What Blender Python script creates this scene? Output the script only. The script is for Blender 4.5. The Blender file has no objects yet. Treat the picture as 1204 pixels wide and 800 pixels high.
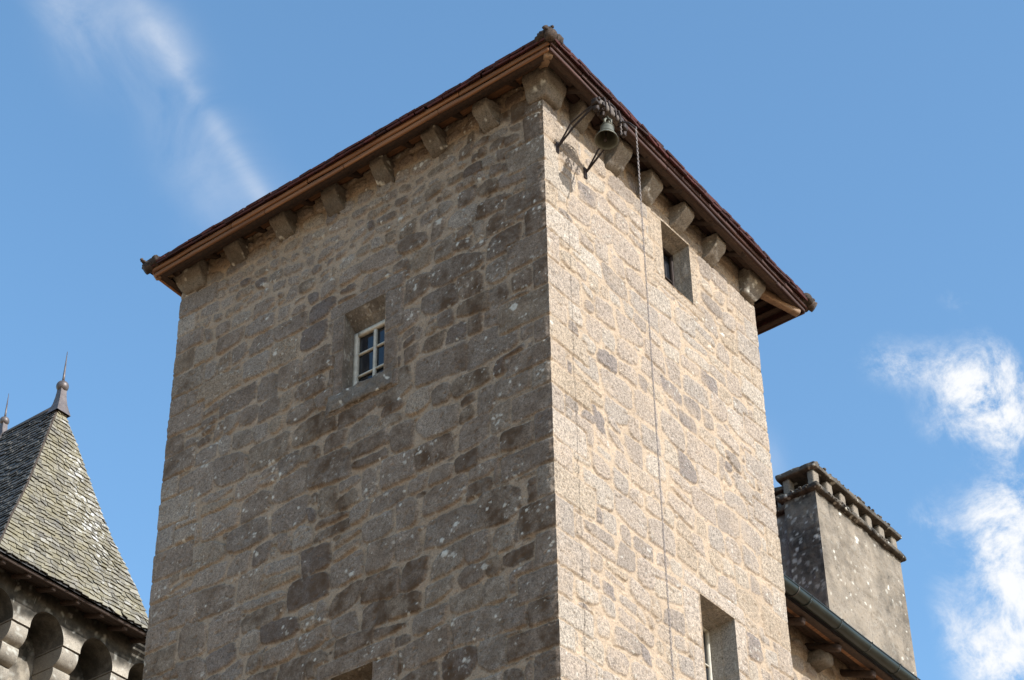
import bpy, bmesh, math, random
import numpy as np
from mathutils import Vector, Matrix, noise as mnoise

S = bpy.context.scene
COL = S.collection
rad = math.radians

# ------------------------------------------------------------------ camera
# world axes: tower corner edge at x=0,y=0; sunlit face is y=0, shaded face is x=0
def setup_camera():
    f, W = 2530.0, 1204.0
    pitch, roll, yaw = rad(37.75), rad(-1.03), rad(36.9)
    c, s = math.cos(pitch), math.sin(pitch)
    right, fw, up = Vector((1, 0, 0)), Vector((0, c, s)), Vector((0, -s, c))
    cr, sr = math.cos(roll), math.sin(roll)
    r2, u2 = cr*right + sr*up, -sr*right + cr*up
    a = yaw + math.pi/2
    M = Matrix(((-math.cos(a), math.sin(a), 0), (-math.cos(yaw), math.sin(yaw), 0), (0, 0, 1)))
    r2, u2, fw = M @ r2, M @ u2, M @ fw
    cam = bpy.data.cameras.new('camera')
    cam.sensor_width = 36.0
    cam.lens = 36.0*f/W
    cam.clip_end = 5000
    o = bpy.data.objects.new('camera', cam)
    COL.objects.link(o)
    m = Matrix((r2, u2, -fw)).transposed().to_4x4()
    m.translation = Vector((-13.68, -9.80, 1.6))
    o.matrix_world = m
    S.camera = o
    return r2, u2, fw
setup_camera()

# ------------------------------------------------------------------ light, sky, exposure
SUN_DIR = Vector((0.045, -1.0, 0.62)).normalized()       # towards the sun
SKY_STRENGTH = 0.15
SUN_STRENGTH = 3.85
EXPOSURE = 1.0
S.view_settings.view_transform = 'Standard'
S.view_settings.look = 'None'
S.view_settings.exposure = EXPOSURE
S.view_settings.gamma = 1.0
S.view_settings.use_curve_mapping = False

sun = bpy.data.lights.new('sun', 'SUN')
sun.energy = SUN_STRENGTH
sun.angle = rad(0.53)
sun.color = (1.0, 0.985, 0.96)
so = bpy.data.objects.new('sun', sun)
so.rotation_euler = SUN_DIR.to_track_quat('Z', 'Y').to_euler()
so.location = (5, -30, 40)
COL.objects.link(so)

world = bpy.data.worlds.new('World')
S.world = world
world.use_nodes = True
def build_world():
    nt = world.node_tree
    N, L = nt.nodes, nt.links
    N.clear()
    out = N.new('ShaderNodeOutputWorld')
    bg = N.new('ShaderNodeBackground')
    bg.inputs['Strength'].default_value = SKY_STRENGTH
    L.new(bg.outputs[0], out.inputs[0])
    sky = N.new('ShaderNodeTexSky')
    sky.sky_type = 'NISHITA'
    sky.sun_disc = False
    sky.sun_elevation = math.asin(SUN_DIR.z)
    sky.sun_rotation = math.atan2(SUN_DIR.x, SUN_DIR.y)
    sky.altitude = 400
    sky.air_density = 1.0
    sky.dust_density = 1.0
    sky.ozone_density = 1.6
    tc = N.new('ShaderNodeTexCoord')
    def vm(op, a, b=None):
        n = N.new('ShaderNodeVectorMath'); n.operation = op
        for i, v in enumerate((a, b)):
            if v is None: continue
            if isinstance(v, (tuple, list, Vector)): n.inputs[i].default_value = v
            else: L.new(v, n.inputs[i])
        return n
    def mm(op, a, b=None, clamp=False):
        n = N.new('ShaderNodeMath'); n.operation = op; n.use_clamp = clamp
        for i, v in enumerate((a, b)):
            if v is None: continue
            if isinstance(v, (int, float)): n.inputs[i].default_value = v
            else: L.new(v, n.inputs[i])
        return n.outputs[0]
    p = vm('NORMALIZE', tc.outputs['Generated']).outputs[0]
    def noise(scale, detail, rough, dist=0.0, vec=None):
        n = N.new('ShaderNodeTexNoise')
        n.inputs['Scale'].default_value = scale
        n.inputs['Detail'].default_value = detail
        n.inputs['Roughness'].default_value = rough
        n.inputs['Distortion'].default_value = dist
        L.new(vec if vec is not None else p, n.inputs['Vector'])
        return n.outputs['Fac']
    # each cloud puff: centre direction, long axis towards a second direction, half length, half width, weight
    def field(puffs):
        tot = None
        for c, e, wdt, wt in puffs:
            c, e = Vector(c).normalized(), Vector(e).normalized()
            mid = ((c + e)/2).normalized()
            a = (e - c); ln = max(a.length, 1e-4); a.normalize()
            b = mid.cross(a).normalized()
            d = vm('SUBTRACT', p, tuple(mid)).outputs[0]
            du = mm('MULTIPLY', vm('DOT_PRODUCT', d, tuple(a)).outputs['Value'], 1/(ln*0.62 + wdt*0.5))
            dv = mm('MULTIPLY', vm('DOT_PRODUCT', d, tuple(b)).outputs['Value'], 1/wdt)
            g = mm('MULTIPLY', mm('EXPONENT', mm('MULTIPLY', mm('ADD', mm('MULTIPLY', du, du), mm('MULTIPLY', dv, dv)), -1.0)), wt)
            tot = g if tot is None else mm('ADD', tot, g)
        return tot
    puffs = field(CUMULUS)
    n1 = noise(30, 14, 0.70, 0.35)
    n2 = noise(9, 3, 0.5)
    cu = mm('ADD', mm('MULTIPLY', puffs, mm('ADD', mm('MULTIPLY', n1, 6.4), -2.2)), mm('MULTIPLY', mm('SUBTRACT', n2, 0.5), mm('MULTIPLY', puffs, 0.8)))
    mr = N.new('ShaderNodeMapRange'); mr.interpolation_type = 'SMOOTHSTEP'
    mr.inputs['From Min'].default_value = 0.10; mr.inputs['From Max'].default_value = 1.7
    L.new(cu, mr.inputs['Value'])
    wisp = field(WISPS)
    mp = N.new('ShaderNodeMapping'); mp.inputs['Scale'].default_value = (1, 1, 1)
    L.new(p, mp.inputs['Vector'])
    n3 = noise(16, 8, 0.6, 0.6)
    wi = mm('MULTIPLY', wisp, mm('MULTIPLY', mm('SUBTRACT', n3, 0.28), 2.4, ), True)
    fac = mm('MAXIMUM', mr.outputs[0], mm('MULTIPLY', wi, 0.8))
    # grade the clear sky colour
    hs = N.new('ShaderNodeHueSaturation')
    hs.inputs['Saturation'].default_value = SKY_SAT
    hs.inputs['Value'].default_value = 1.0
    hs.inputs['Hue'].default_value = 0.491
    L.new(sky.outputs[0], hs.inputs['Color'])
    mx = N.new('ShaderNodeMix'); mx.data_type = 'RGBA'
    L.new(fac, mx.inputs['Factor'])
    L.new(hs.outputs[0], mx.inputs[6])
    mx.inputs[7].default_value = CLOUD_COL
    L.new(mx.outputs[2], bg.inputs['Color'])
SKY_SAT = 1.12
CLOUD_COL = (3.3, 3.36, 3.45, 1)
CUMULUS = [((0.7334, 0.3329, 0.5926), (0.756, 0.2987, 0.5825), 0.0134, 0.50),
    ((0.7552, 0.3146, 0.575), (0.7542, 0.302, 0.583), 0.0150, 0.85),
    ((0.7648, 0.3106, 0.5644), (0.7759, 0.2962, 0.557), 0.0119, 0.80),
    ((0.763, 0.2997, 0.5727), (0.7723, 0.2863, 0.5671), 0.0126, 0.75),
    ((0.7297, 0.3395, 0.5935), (0.7371, 0.3311, 0.5891), 0.0087, 0.40),
    ((0.7487, 0.2928, 0.5948), (0.7627, 0.2855, 0.5803), 0.0071, 0.40),
    ((0.7542, 0.3305, 0.5673), (0.7657, 0.3208, 0.5575), 0.0087, 0.35),
    ((0.7817, 0.32, 0.5354), (0.7938, 0.3185, 0.5181), 0.0150, 0.68),
    ((0.7921, 0.3218, 0.5186), (0.814, 0.3294, 0.4785), 0.0206, 0.82),
    ((0.8061, 0.3511, 0.4763), (0.8165, 0.3365, 0.4691), 0.0142, 0.66),
    ((0.7304, 0.3019, 0.6126), (0.7364, 0.2948, 0.6089), 0.0055, 0.38),
    ((0.7702, 0.3462, 0.5357), (0.7784, 0.346, 0.5237), 0.0119, 0.42),
    ((0.7826, 0.3042, 0.5431), (0.7916, 0.3048, 0.5296), 0.0119, 0.55),
    ((0.7902, 0.3514, 0.5021), (0.8023, 0.3525, 0.4816), 0.0095, 0.35)]
WISPS = [((0.4076, 0.561, 0.7205), (0.4335, 0.5661, 0.7012), 0.0111, 0.50),
    ((0.425, 0.5515, 0.7178), (0.4519, 0.5398, 0.7102), 0.0134, 0.32),
    ((0.4498, 0.5381, 0.7129), (0.4684, 0.5364, 0.7021), 0.0095, 0.30),
    ((0.4566, 0.5389, 0.7079), (0.5262, 0.5367, 0.6596), 0.0047, 0.46),
    ((0.4481, 0.5515, 0.7036), (0.5169, 0.5391, 0.665), 0.0158, 0.26),
    ((0.4879, 0.5526, 0.6756), (0.518, 0.5549, 0.651), 0.0158, 0.20),
    ((0.721, 0.3963, 0.5685), (0.7309, 0.397, 0.5551), 0.0071, 0.22)]
build_world()

# ------------------------------------------------------------------ object helpers
ROOT_LOC = {}
def tag(o, label=None, cat=None, group=None, kind=None):
    if label: o['label'] = label
    if cat: o['category'] = cat
    if group: o['group'] = group
    if kind: o['kind'] = kind
    return o

def thing(name, loc, label, cat, group=None):
    o = bpy.data.objects.new(name, None)
    o.empty_display_size = 0.3
    o.location = loc
    COL.objects.link(o)
    ROOT_LOC[o] = Vector(loc)
    return tag(o, label, cat, group)

def link(name, me, mat, parent=None, loc=None):
    o = bpy.data.objects.new(name, me)
    COL.objects.link(o)
    if mat is not None and not me.materials: me.materials.append(mat)
    if parent is not None:
        o.parent = parent
        L0 = ROOT_LOC[parent]
        me.transform(Matrix.Translation(-L0))
        ROOT_LOC[o] = L0
    elif loc is not None:
        me.transform(Matrix.Translation(-Vector(loc)))
        o.location = loc
        ROOT_LOC[o] = Vector(loc)
    else:
        ROOT_LOC[o] = Vector((0, 0, 0))
    return o

class MB:
    """collects vertices, quads and a 4-channel vertex mask (stone, random, lichen, dirt)"""
    def __init__(self): self.V, self.F, self.A, self.n, self.smooth = [], [], [], 0, []
    def add(self, V, F, A=None, smooth=True):
        V = np.asarray(V, dtype=np.float64).reshape(-1, 3)
        F = [np.asarray(f, dtype=np.int64) for f in (F if isinstance(F, list) else [F])]
        if A is None: A = (1, 0.5, 0, 0)
        A = np.asarray(A, dtype=np.float64)
        if A.ndim == 1: A = np.tile(A, (len(V), 1))
        for f in F:
            if len(f):
                self.F.append(f + self.n); self.smooth.append(np.full(len(f), smooth))
        self.V.append(V); self.A.append(A); self.n += len(V)
        return self
    def mesh(self, name):
        me = bpy.data.meshes.new(name)
        V = np.concatenate(self.V); A = np.concatenate(self.A)
        me.vertices.add(len(V)); me.vertices.foreach_set('co', V.astype(np.float32).ravel())
        li = np.concatenate([f.ravel() for f in self.F])
        sizes = np.concatenate([np.full(len(f), f.shape[1]) for f in self.F])
        starts = np.concatenate([[0], np.cumsum(sizes)[:-1]])
        me.loops.add(len(li)); me.loops.foreach_set('vertex_index', li.astype(np.int32))
        me.polygons.add(len(sizes))
        me.polygons.foreach_set('loop_start', starts.astype(np.int32))
        try: me.polygons.foreach_set('loop_total', sizes.astype(np.int32))
        except Exception: pass
        me.polygons.foreach_set('use_smooth', np.concatenate(self.smooth).astype(bool))
        at = me.color_attributes.new('msk', 'FLOAT_COLOR', 'POINT')
        at.data.foreach_set('color', A.astype(np.float32).ravel())
        me.update(calc_edges=True)
        me.validate()
        return me
    def build(self, name, mat, parent=None, loc=None):
        return link(name, self.mesh(name), mat, parent, loc)

# ------------------------------------------------------------------ noise in numpy
def vnoise2(x, y, seed=0):
    xi, yi = np.floor(x).astype(np.int64), np.floor(y).astype(np.int64)
    fx, fy = x - xi, y - yi
    fx = fx*fx*(3 - 2*fx); fy = fy*fy*(3 - 2*fy)
    def h(a, b):
        n = (a*374761393 + b*668265263 + seed*1442695041) & 0xFFFFFFFF
        n = ((n ^ (n >> 13))*1274126177) & 0xFFFFFFFF
        n = ((n ^ (n >> 16))*2246822519) & 0xFFFFFFFF
        return ((n ^ (n >> 15)) & 0xFFFFFF)/float(0xFFFFFF)
    return ((h(xi, yi)*(1-fx) + h(xi+1, yi)*fx)*(1-fy) + (h(xi, yi+1)*(1-fx) + h(xi+1, yi+1)*fx)*fy)*2 - 1
def fbm2(x, y, f, octv=4, seed=0, gain=0.5):
    a, t, s = 1.0, 0.0, 0.0
    for i in range(octv):
        t = t + a*vnoise2(x*f + 17.3*i, y*f - 9.1*i, seed + i*31); s += a
        a *= gain; f *= 2.03
    return t/s
def vnoise3(p, seed=0):
    return (vnoise2(p[..., 0] + 0.73*p[..., 2], p[..., 1] - 0.41*p[..., 2], seed) +
            vnoise2(p[..., 1] + 5.2 + 0.3*p[..., 0], p[..., 2] + 0.6*p[..., 0], seed + 7) +
            vnoise2(p[..., 2] - 3.1 + 0.2*p[..., 1], p[..., 0] - 0.5*p[..., 1], seed + 13))/1.9
def sstep(a, b, x):
    t = np.clip((x - a)/(b - a), 0, 1)
    return t*t*(3 - 2*t)

# ------------------------------------------------------------------ shape helpers
def box_grid(hx, hy, hz, step):
    """surface points of a box centred at 0, welded, with quads"""
    nx, ny, nz = (max(2, int(math.ceil(2*h/step))) for h in (hx, hy, hz))
    idx, V, F = {}, [], []
    def vid(i, j, k):
        key = (i, j, k)
        if key not in idx:
            idx[key] = len(V)
            V.append((-hx + 2*hx*i/nx, -hy + 2*hy*j/ny, -hz + 2*hz*k/nz))
        return idx[key]
    for i in range(nx):
        for j in range(ny):
            F.append((vid(i, j, 0), vid(i, j+1, 0), vid(i+1, j+1, 0), vid(i+1, j, 0)))
            F.append((vid(i, j, nz), vid(i+1, j, nz), vid(i+1, j+1, nz), vid(i, j+1, nz)))
    for i in range(nx):
        for k in range(nz):
            F.append((vid(i, 0, k), vid(i+1, 0, k), vid(i+1, 0, k+1), vid(i, 0, k+1)))
            F.append((vid(i, ny, k), vid(i, ny, k+1), vid(i+1, ny, k+1), vid(i+1, ny, k)))
    for j in range(ny):
        for k in range(nz):
            F.append((vid(0, j, k), vid(0, j, k+1), vid(0, j+1, k+1), vid(0, j+1, k)))
            F.append((vid(nx, j, k), vid(nx, j+1, k), vid(nx, j+1, k+1), vid(nx, j, k+1)))
    return np.array(V), np.array(F)

SEED = [100]
def rblock(mb, c, size, r=0.02, step=0.03, amp=0.006, freq=9.0, mapf=None, A=(1, .5, 0, 0), rot=None, lichen=0.0):
    """a block with rounded, worn edges; mapf reshapes the (unit) box before it is placed"""
    hx, hy, hz = (s/2 for s in size)
    V, F = box_grid(hx, hy, hz, step)
    r = min(r, hx*.95, hy*.95, hz*.95)
    h = np.array([hx, hy, hz]) - r
    q = np.clip(V, -h, h); d = V - q
    ln = np.linalg.norm(d, axis=1, keepdims=True)
    V = q + np.where(ln > 1e-9, d/np.maximum(ln, 1e-9)*r, 0)
    nrm = np.where(ln > 1e-9, d/np.maximum(ln, 1e-9), 0)
    if mapf is not None: V = mapf(V)
    SEED[0] += 1
    sd = SEED[0]
    P = V + np.array(c)
    V = V + nrm*(amp*(vnoise3(P*freq, sd) + 0.5*vnoise3(P*freq*3, sd+3)))[:, None]
    if rot is not None: V = V @ np.array(rot).T
    V = V + np.array(c)
    a = np.tile(np.array(A, dtype=float), (len(V), 1))
    if lichen > 0:
        a[:, 2] = sstep(1.0 - lichen, 1.15 - lichen, 0.5 + 0.6*vnoise3(V*22, sd+5))
    mb.add(V, F, a)
    return mb

def beam(mb, p0, p1, w, h, up=(0, 0, 1), r=0.006, amp=0.003, step=0.05, A=(1, .5, 0, 0)):
    """a squared timber or bar from p0 to p1 (centre line)"""
    p0, p1 = Vector(p0), Vector(p1)
    x = (p1 - p0); ln = x.length; x.normalize()
    y = Vector(up).cross(x)
    if y.length < 1e-5: y = Vector((0, 1, 0)).cross(x)
    y.normalize(); z = x.cross(y)
    R = np.array((x, y, z)).T
    V, F = box_grid(ln/2, w/2, h/2, step)
    r = min(r, w*.45, h*.45)
    hh = np.array([ln/2, w/2, h/2]) - r
    q = np.clip(V, -hh, hh); d = V - q
    l2 = np.linalg.norm(d, axis=1, keepdims=True)
    n = np.where(l2 > 1e-9, d/np.maximum(l2, 1e-9), 0)
    SEED[0] += 1
    V = q + n*r + n*(amp*vnoise3(V*np.array([3, 14, 14]) + SEED[0]*3.7, SEED[0]))[:, None]
    V = V @ R.T + np.array((p0 + p1)/2)
    mb.add(V, F, A)
    return mb

def tube(mb, pts, r, n=8, closed=False, A=(1, .5, 0, 0), caps=True):
    P = [Vector(p) for p in pts]; m = len(P)
    rs = r if isinstance(r, (list, tuple)) else [r]*m
    V, F = [], []
    ref = None
    for i in range(m):
        t = (P[(i+1) % m] - P[i-1]) if closed else (P[min(i+1, m-1)] - P[max(i-1, 0)])
        t.normalize()
        if ref is None:
            ref = t.orthogonal().normalized()
        ref = (ref - t*ref.dot(t)).normalized()
        b = t.cross(ref)
        for k in range(n):
            a = 2*math.pi*k/n
            V.append(P[i] + rs[i]*(math.cos(a)*ref + math.sin(a)*b))
    for i in range(m if closed else m-1):
        j = (i+1) % m
        for k in range(n):
            F.append((i*n+k, i*n+(k+1) % n, j*n+(k+1) % n, j*n+k))
    Fs = [np.array(F)]
    if not closed and caps:
        Fs.append(np.array([list(range(n))[::-1]])); Fs.append(np.array([[(m-1)*n+k for k in range(n)]]))
    mb.add([tuple(v) for v in V], Fs, A)
    return mb

def lathe(mb, prof, c, n=32, axis=None, A=(1, .5, 0, 0)):
    V, F = [], []
    m = len(prof)
    for (r, z) in prof:
        for k in range(n):
            a = 2*math.pi*k/n
            V.append((r*math.cos(a), r*math.sin(a), z))
    V = np.array(V)
    if axis is not None:
        q = Vector((0, 0, 1)).rotation_difference(Vector(axis)).to_matrix()
        V = V @ np.array(q).T
    V = V + np.array(c)
    for i in range(m-1):
        for k in range(n):
            F.append((i*n+k, i*n+(k+1) % n, (i+1)*n+(k+1) % n, (i+1)*n+k))
    mb.add(V, np.array(F), A)
    return mb

def grid_faces(nz, nu, keep=None, flip=False):
    idx = np.arange(nz*nu).reshape(nz, nu)
    q = np.stack([idx[:-1, :-1], idx[:-1, 1:], idx[1:, 1:], idx[1:, :-1]], -1)
    if flip: q = q[..., ::-1]
    q = q.reshape(-1, 4)
    if keep is not None: q = q[keep.ravel()]
    return q

# ------------------------------------------------------------------ materials
def new_mat(name):
    m = bpy.data.materials.new(name); m.use_nodes = True
    nt = m.node_tree
    b = nt.nodes['Principled BSDF']
    return m, nt, b
def nnode(nt, typ, **kw):
    n = nt.nodes.new(typ)
    for k, v in kw.items():
        if k in n.inputs: n.inputs[k].default_value = v
        else: setattr(n, k, v)
    return n
def nmix(nt, fac, a, b, mode='MIX'):
    n = nt.nodes.new('ShaderNodeMix'); n.data_type = 'RGBA'; n.blend_type = mode
    for sock, v in ((n.inputs['Factor'], fac), (n.inputs[6], a), (n.inputs[7], b)):
        if hasattr(v, 'is_output') or hasattr(v, 'links'): nt.links.new(v, sock)
        else: sock.default_value = v if not isinstance(v, tuple) else (*v, 1)[:4]
    return n.outputs[2]
def nmath(nt, op, a, b=0.0, clamp=False):
    n = nt.nodes.new('ShaderNodeMath'); n.operation = op; n.use_clamp = clamp
    for i, v in enumerate((a, b)):
        if isinstance(v, (int, float)): n.inputs[i].default_value = v
        else: nt.links.new(v, n.inputs[i])
    return n.outputs[0]
def nramp(nt, fac, stops, const=False):
    n = nt.nodes.new('ShaderNodeValToRGB')
    e = n.color_ramp.elements
    while len(e) > 1: e.remove(e[0])
    for i, (p, c) in enumerate(stops):
        q = e[0] if i == 0 else e.new(p)
        q.position = p; q.color = (*c, 1) if len(c) == 3 else c
    if const: n.color_ramp.interpolation = 'CONSTANT'
    nt.links.new(fac, n.inputs[0])
    return n.outputs[0]
def nnoise(nt, vec, scale, detail=4, rough=0.55, dist=0):
    n = nnode(nt, 'ShaderNodeTexNoise', Scale=scale, Detail=detail, Roughness=rough, Distortion=dist)
    nt.links.new(vec, n.inputs['Vector'])
    return n.outputs['Fac']

def stone_mat(name, stones, mortar, lichen=(.50, .49, .43), dirt_shade=(.062, .05, .038), grain=0.5, bump=0.5, speck=1.0):
    m, nt, b = new_mat(name)
    L = nt.links
    at = nnode(nt, 'ShaderNodeAttribute', attribute_name='msk')
    sep = nt.nodes.new('ShaderNodeSeparateColor'); L.new(at.outputs['Color'], sep.inputs[0])
    geo = nt.nodes.new('ShaderNodeNewGeometry'); P = geo.outputs['Position']
    st = nramp(nt, sep.outputs[1], stones)
    # broad tint inside each stone
    st = nmix(nt, nmath(nt, 'MULTIPLY', nnoise(nt, P, 7, 5, .6), .55), st, nmix(nt, .5, st, (.33, .27, .20)))
    mo = nmix(nt, nnoise(nt, P, 4, 6, .65), tuple(c*.78 for c in mortar), tuple(min(1, c*1.22) for c in mortar))
    mo = nmix(nt, nmath(nt, 'MULTIPLY', nmath(nt, 'SUBTRACT', nnoise(nt, P, 13, 5, .6), .5, True), 1.6, True), mo, (.20, .16, .12))
    col = nmix(nt, sep.outputs[0], mo, st)
    # crystals and pits of the granite
    g1 = nnoise(nt, P, 62, 3, .75)
    g2 = nnoise(nt, P, 24, 5, .72)
    gm = nmath(nt, 'ADD', nmath(nt, 'MULTIPLY', nmath(nt, 'SUBTRACT', g1, .5), 2.6*grain), nmath(nt, 'MULTIPLY', nmath(nt, 'SUBTRACT', g2, .5), 1.5*grain))
    gm = nmath(nt, 'MULTIPLY', gm, nmath(nt, 'ADD', nmath(nt, 'MULTIPLY', sep.outputs[0], .55), .45))
    hv = nt.nodes.new('ShaderNodeHueSaturation'); L.new(col, hv.inputs['Color'])
    L.new(nmath(nt, 'ADD', gm, 1.0), hv.inputs['Value'])
    col = hv.outputs[0]
    # dark specks (moss and soot in pores)
    sp = nnoise(nt, P, 34, 3, .6)
    spm = nramp(nt, sp, [(0.0, (0, 0, 0)), (.60, (0, 0, 0)), (.70, (1, 1, 1))])
    col = nmix(nt, nmath(nt, 'MULTIPLY', spm, .55*speck), col, (.045, .04, .034))
    # weathering crust and painted shade, from the mask's alpha
    dn = nnoise(nt, P, 5, 7, .65)
    dm = nmath(nt, 'MULTIPLY', at.outputs['Alpha'], nramp(nt, dn, [(.3, (.25, .25, .25)), (.62, (1, 1, 1))]))
    col = nmix(nt, dm, col, dirt_shade)
    # lichen
    col = nmix(nt, nmath(nt, 'MULTIPLY', sep.outputs[2], nramp(nt, g2, [(.25, (.35,)*3), (.5, (.95,)*3)])), col, lichen)
    L.new(col, b.inputs['Base Color'])
    b.inputs['Roughness'].default_value = .93
    b.inputs['Specular IOR Level'].default_value = .2
    bp = nnode(nt, 'ShaderNodeBump', Strength=bump, Distance=.012)
    hsum = nmath(nt, 'ADD', nmath(nt, 'MULTIPLY', g2, .7), nmath(nt, 'MULTIPLY', g1, .35))
    L.new(hsum, bp.inputs['Height'])
    L.new(bp.outputs[0], b.inputs['Normal'])
    return m

def plain_mat(name, c0, c1, scale=20, rough=.7, metal=0.0, bump=.2, stretch=(1, 1, 1), detail=6, spec=.4):
    m, nt, b = new_mat(name)
    L = nt.links
    geo = nt.nodes.new('ShaderNodeNewGeometry')
    mp = nt.nodes.new('ShaderNodeMapping'); mp.inputs['Scale'].default_value = stretch
    L.new(geo.outputs['Position'], mp.inputs['Vector'])
    n = nnoise(nt, mp.outputs[0], scale, detail, .62)
    at = nnode(nt, 'ShaderNodeAttribute', attribute_name='msk')
    sep = nt.nodes.new('ShaderNodeSeparateColor'); L.new(at.outputs['Color'], sep.inputs[0])
    col = nramp(nt, n, [(.28, c0), (.72, c1)])
    hv = nt.nodes.new('ShaderNodeHueSaturation'); L.new(col, hv.inputs['Color'])
    L.new(nmath(nt, 'ADD', nmath(nt, 'MULTIPLY', sep.outputs[1], .9), .55), hv.inputs['Value'])
    L.new(hv.outputs[0], b.inputs['Base Color'])
    b.inputs['Roughness'].default_value = rough
    b.inputs['Metallic'].default_value = metal
    b.inputs['Specular IOR Level'].default_value = spec
    bp = nnode(nt, 'ShaderNodeBump', Strength=bump, Distance=.01)
    L.new(n, bp.inputs['Height']); L.new(bp.outputs[0], b.inputs['Normal'])
    return m

GR = [(0.0, (.115, .100, .096)), (.10, (.172, .145, .122)), (.24, (.225, .185, .150)), (.40, (.238, .196, .157)),
      (.52, (.205, .178, .152)), (.64, (.27, .235, .192)), (.78, (.240, .192, .140)), (.88, (.255, .212, .172)), (1.0, (.31, .278, .232))]
M_RUBBLE_S = M_RUBBLE_F = stone_mat('granite_rubble', GR, (.322, .252, .180), dirt_shade=(.072, .046, .027), grain=1.1, bump=1.0)
M_CORBEL = stone_mat('granite_corbel', [(0, (.13, .118, .10)), (1, (.215, .195, .165))], (.3, .23, .15), speck=1.2, grain=.8, bump=.9)
M_DRESSED = stone_mat('dressed_granite', [(0, (.15, .134, .115)), (1, (.32, .285, .235))], (.3, .23, .15), grain=.8, bump=.9)
M_REVEAL = stone_mat('pale_reveal_stone', [(0, (.23, .21, .18)), (1, (.42, .38, .32))], (.40, .33, .24), grain=.9, bump=1.0)
M_TURRET = stone_mat('turret_limestone', [(0, (.045, .041, .034)), (.4, (.17, .153, .127)), (1, (.34, .305, .25))], (.32, .28, .22), dirt_shade=(.022, .020, .016), speck=1.2)  # black tones also paint the shade under the eave and in the arches
M_CHIM = stone_mat('chimney_render', [(0, (.112, .096, .076)), (1, (.225, .195, .155))], (.215, .182, .14), dirt_shade=(.022, .021, .019), speck=1.4, bump=.8)
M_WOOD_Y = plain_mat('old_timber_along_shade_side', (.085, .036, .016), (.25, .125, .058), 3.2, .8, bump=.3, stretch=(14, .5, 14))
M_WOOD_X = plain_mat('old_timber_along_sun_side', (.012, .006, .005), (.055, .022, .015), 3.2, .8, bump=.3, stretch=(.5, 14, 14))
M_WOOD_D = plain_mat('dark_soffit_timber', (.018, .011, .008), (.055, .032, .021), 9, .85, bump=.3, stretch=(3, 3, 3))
M_TILE = plain_mat('red_clay_tile', (.022, .008, .008), (.075, .018, .017), 14, .75, bump=.3)
M_MOSS = plain_mat('mossy_hip_tile', (.010, .007, .006), (.085, .06, .044), 26, .95, bump=.6)
M_SLATE = None
M_IRON = plain_mat('rusted_iron', (.014, .012, .011), (.045, .028, .021), 30, .7, metal=.3, bump=.3)
M_CHAIN = plain_mat('weathered_chain_steel', (.13, .11, .10), (.36, .31, .28), 60, .6, metal=.2, bump=.1)
M_BRONZE = plain_mat('verdigris_bronze', (.055, .056, .042), (.135, .132, .10), 12, .55, metal=.35, bump=.1)
M_FRAME = plain_mat('cream_window_paint', (.36, .335, .27), (.58, .54, .45), 16, .6, bump=.08)
M_GUTTER = plain_mat('green_zinc_gutter', (.007, .012, .0105), (.018, .026, .023), 5, .38, metal=.25, bump=.05, spec=.5)
M_LEAD = plain_mat('grey_lead', (.07, .058, .055), (.14, .12, .112), 10, .5, metal=.4, bump=.1)
M_GROUND = plain_mat('sandy_gravel', (.27, .165, .085), (.38, .24, .13), 1.5, .95, bump=.3)
def glass_mat():
    m, nt, b = new_mat('dark_window_glass')
    b.inputs['Base Color'].default_value = (.012, .014, .018, 1)
    b.inputs['Roughness'].default_value = .06
    b.inputs['Specular IOR Level'].default_value = .6
    geo = nt.nodes.new('ShaderNodeNewGeometry')
    n = nnoise(nt, geo.outputs['Position'], 5, 2, .5)
    bp = nnode(nt, 'ShaderNodeBump', Strength=.12, Distance=.02)
    nt.links.new(n, bp.inputs['Height']); nt.links.new(bp.outputs[0], b.inputs['Normal'])
    return m
M_GLASS = glass_mat()
def slate_mat():
    m, nt, b = new_mat('lichened_slate')
    L = nt.links
    at = nnode(nt, 'ShaderNodeAttribute', attribute_name='msk')
    sep = nt.nodes.new('ShaderNodeSeparateColor'); L.new(at.outputs['Color'], sep.inputs[0])
    geo = nt.nodes.new('ShaderNodeNewGeometry'); P = geo.outputs['Position']
    col = nramp(nt, sep.outputs[1], [(0, (.055, .050, .042)), (.35, (.10, .090, .070)), (.7, (.150, .135, .104)), (.9, (.20, .185, .15)), (1, (.30, .29, .27))])
    # yellow-green lichen film and pale crusts on the weather side (attribute blue)
    f = nramp(nt, nnoise(nt, P, 3.2, 6, .65), [(.38, (0, 0, 0)), (.62, (1, 1, 1))])
    col = nmix(nt, nmath(nt, 'MULTIPLY', nmath(nt, 'MULTIPLY', f, .75), sep.outputs[0]), col, (.165, .142, .080))
    w = nramp(nt, nnoise(nt, P, 11, 6, .7), [(.54, (0, 0, 0)), (.64, (1, 1, 1))])
    col = nmix(nt, nmath(nt, 'MULTIPLY', w, sep.outputs[2]), col, (.52, .52, .50))
    col = nmix(nt, nmath(nt, 'MULTIPLY', at.outputs['Alpha'], .85), col, (.03, .03, .032))  # alpha darkens the slate colour, painting the roof's unlit side
    g = nnoise(nt, P, 70, 3, .6)
    hv = nt.nodes.new('ShaderNodeHueSaturation'); L.new(col, hv.inputs['Color'])
    L.new(nmath(nt, 'ADD', nmath(nt, 'MULTIPLY', g, 1.0), .5), hv.inputs['Value'])
    L.new(hv.outputs[0], b.inputs['Base Color'])
    b.inputs['Roughness'].default_value = .6
    b.inputs['Specular IOR Level'].default_value = .4
    bp = nnode(nt, 'ShaderNodeBump', Strength=.3, Distance=.008)
    L.new(g, bp.inputs['Height']); L.new(bp.outputs[0], b.inputs['Normal'])
    return m
M_SLATE = slate_mat()

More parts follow.
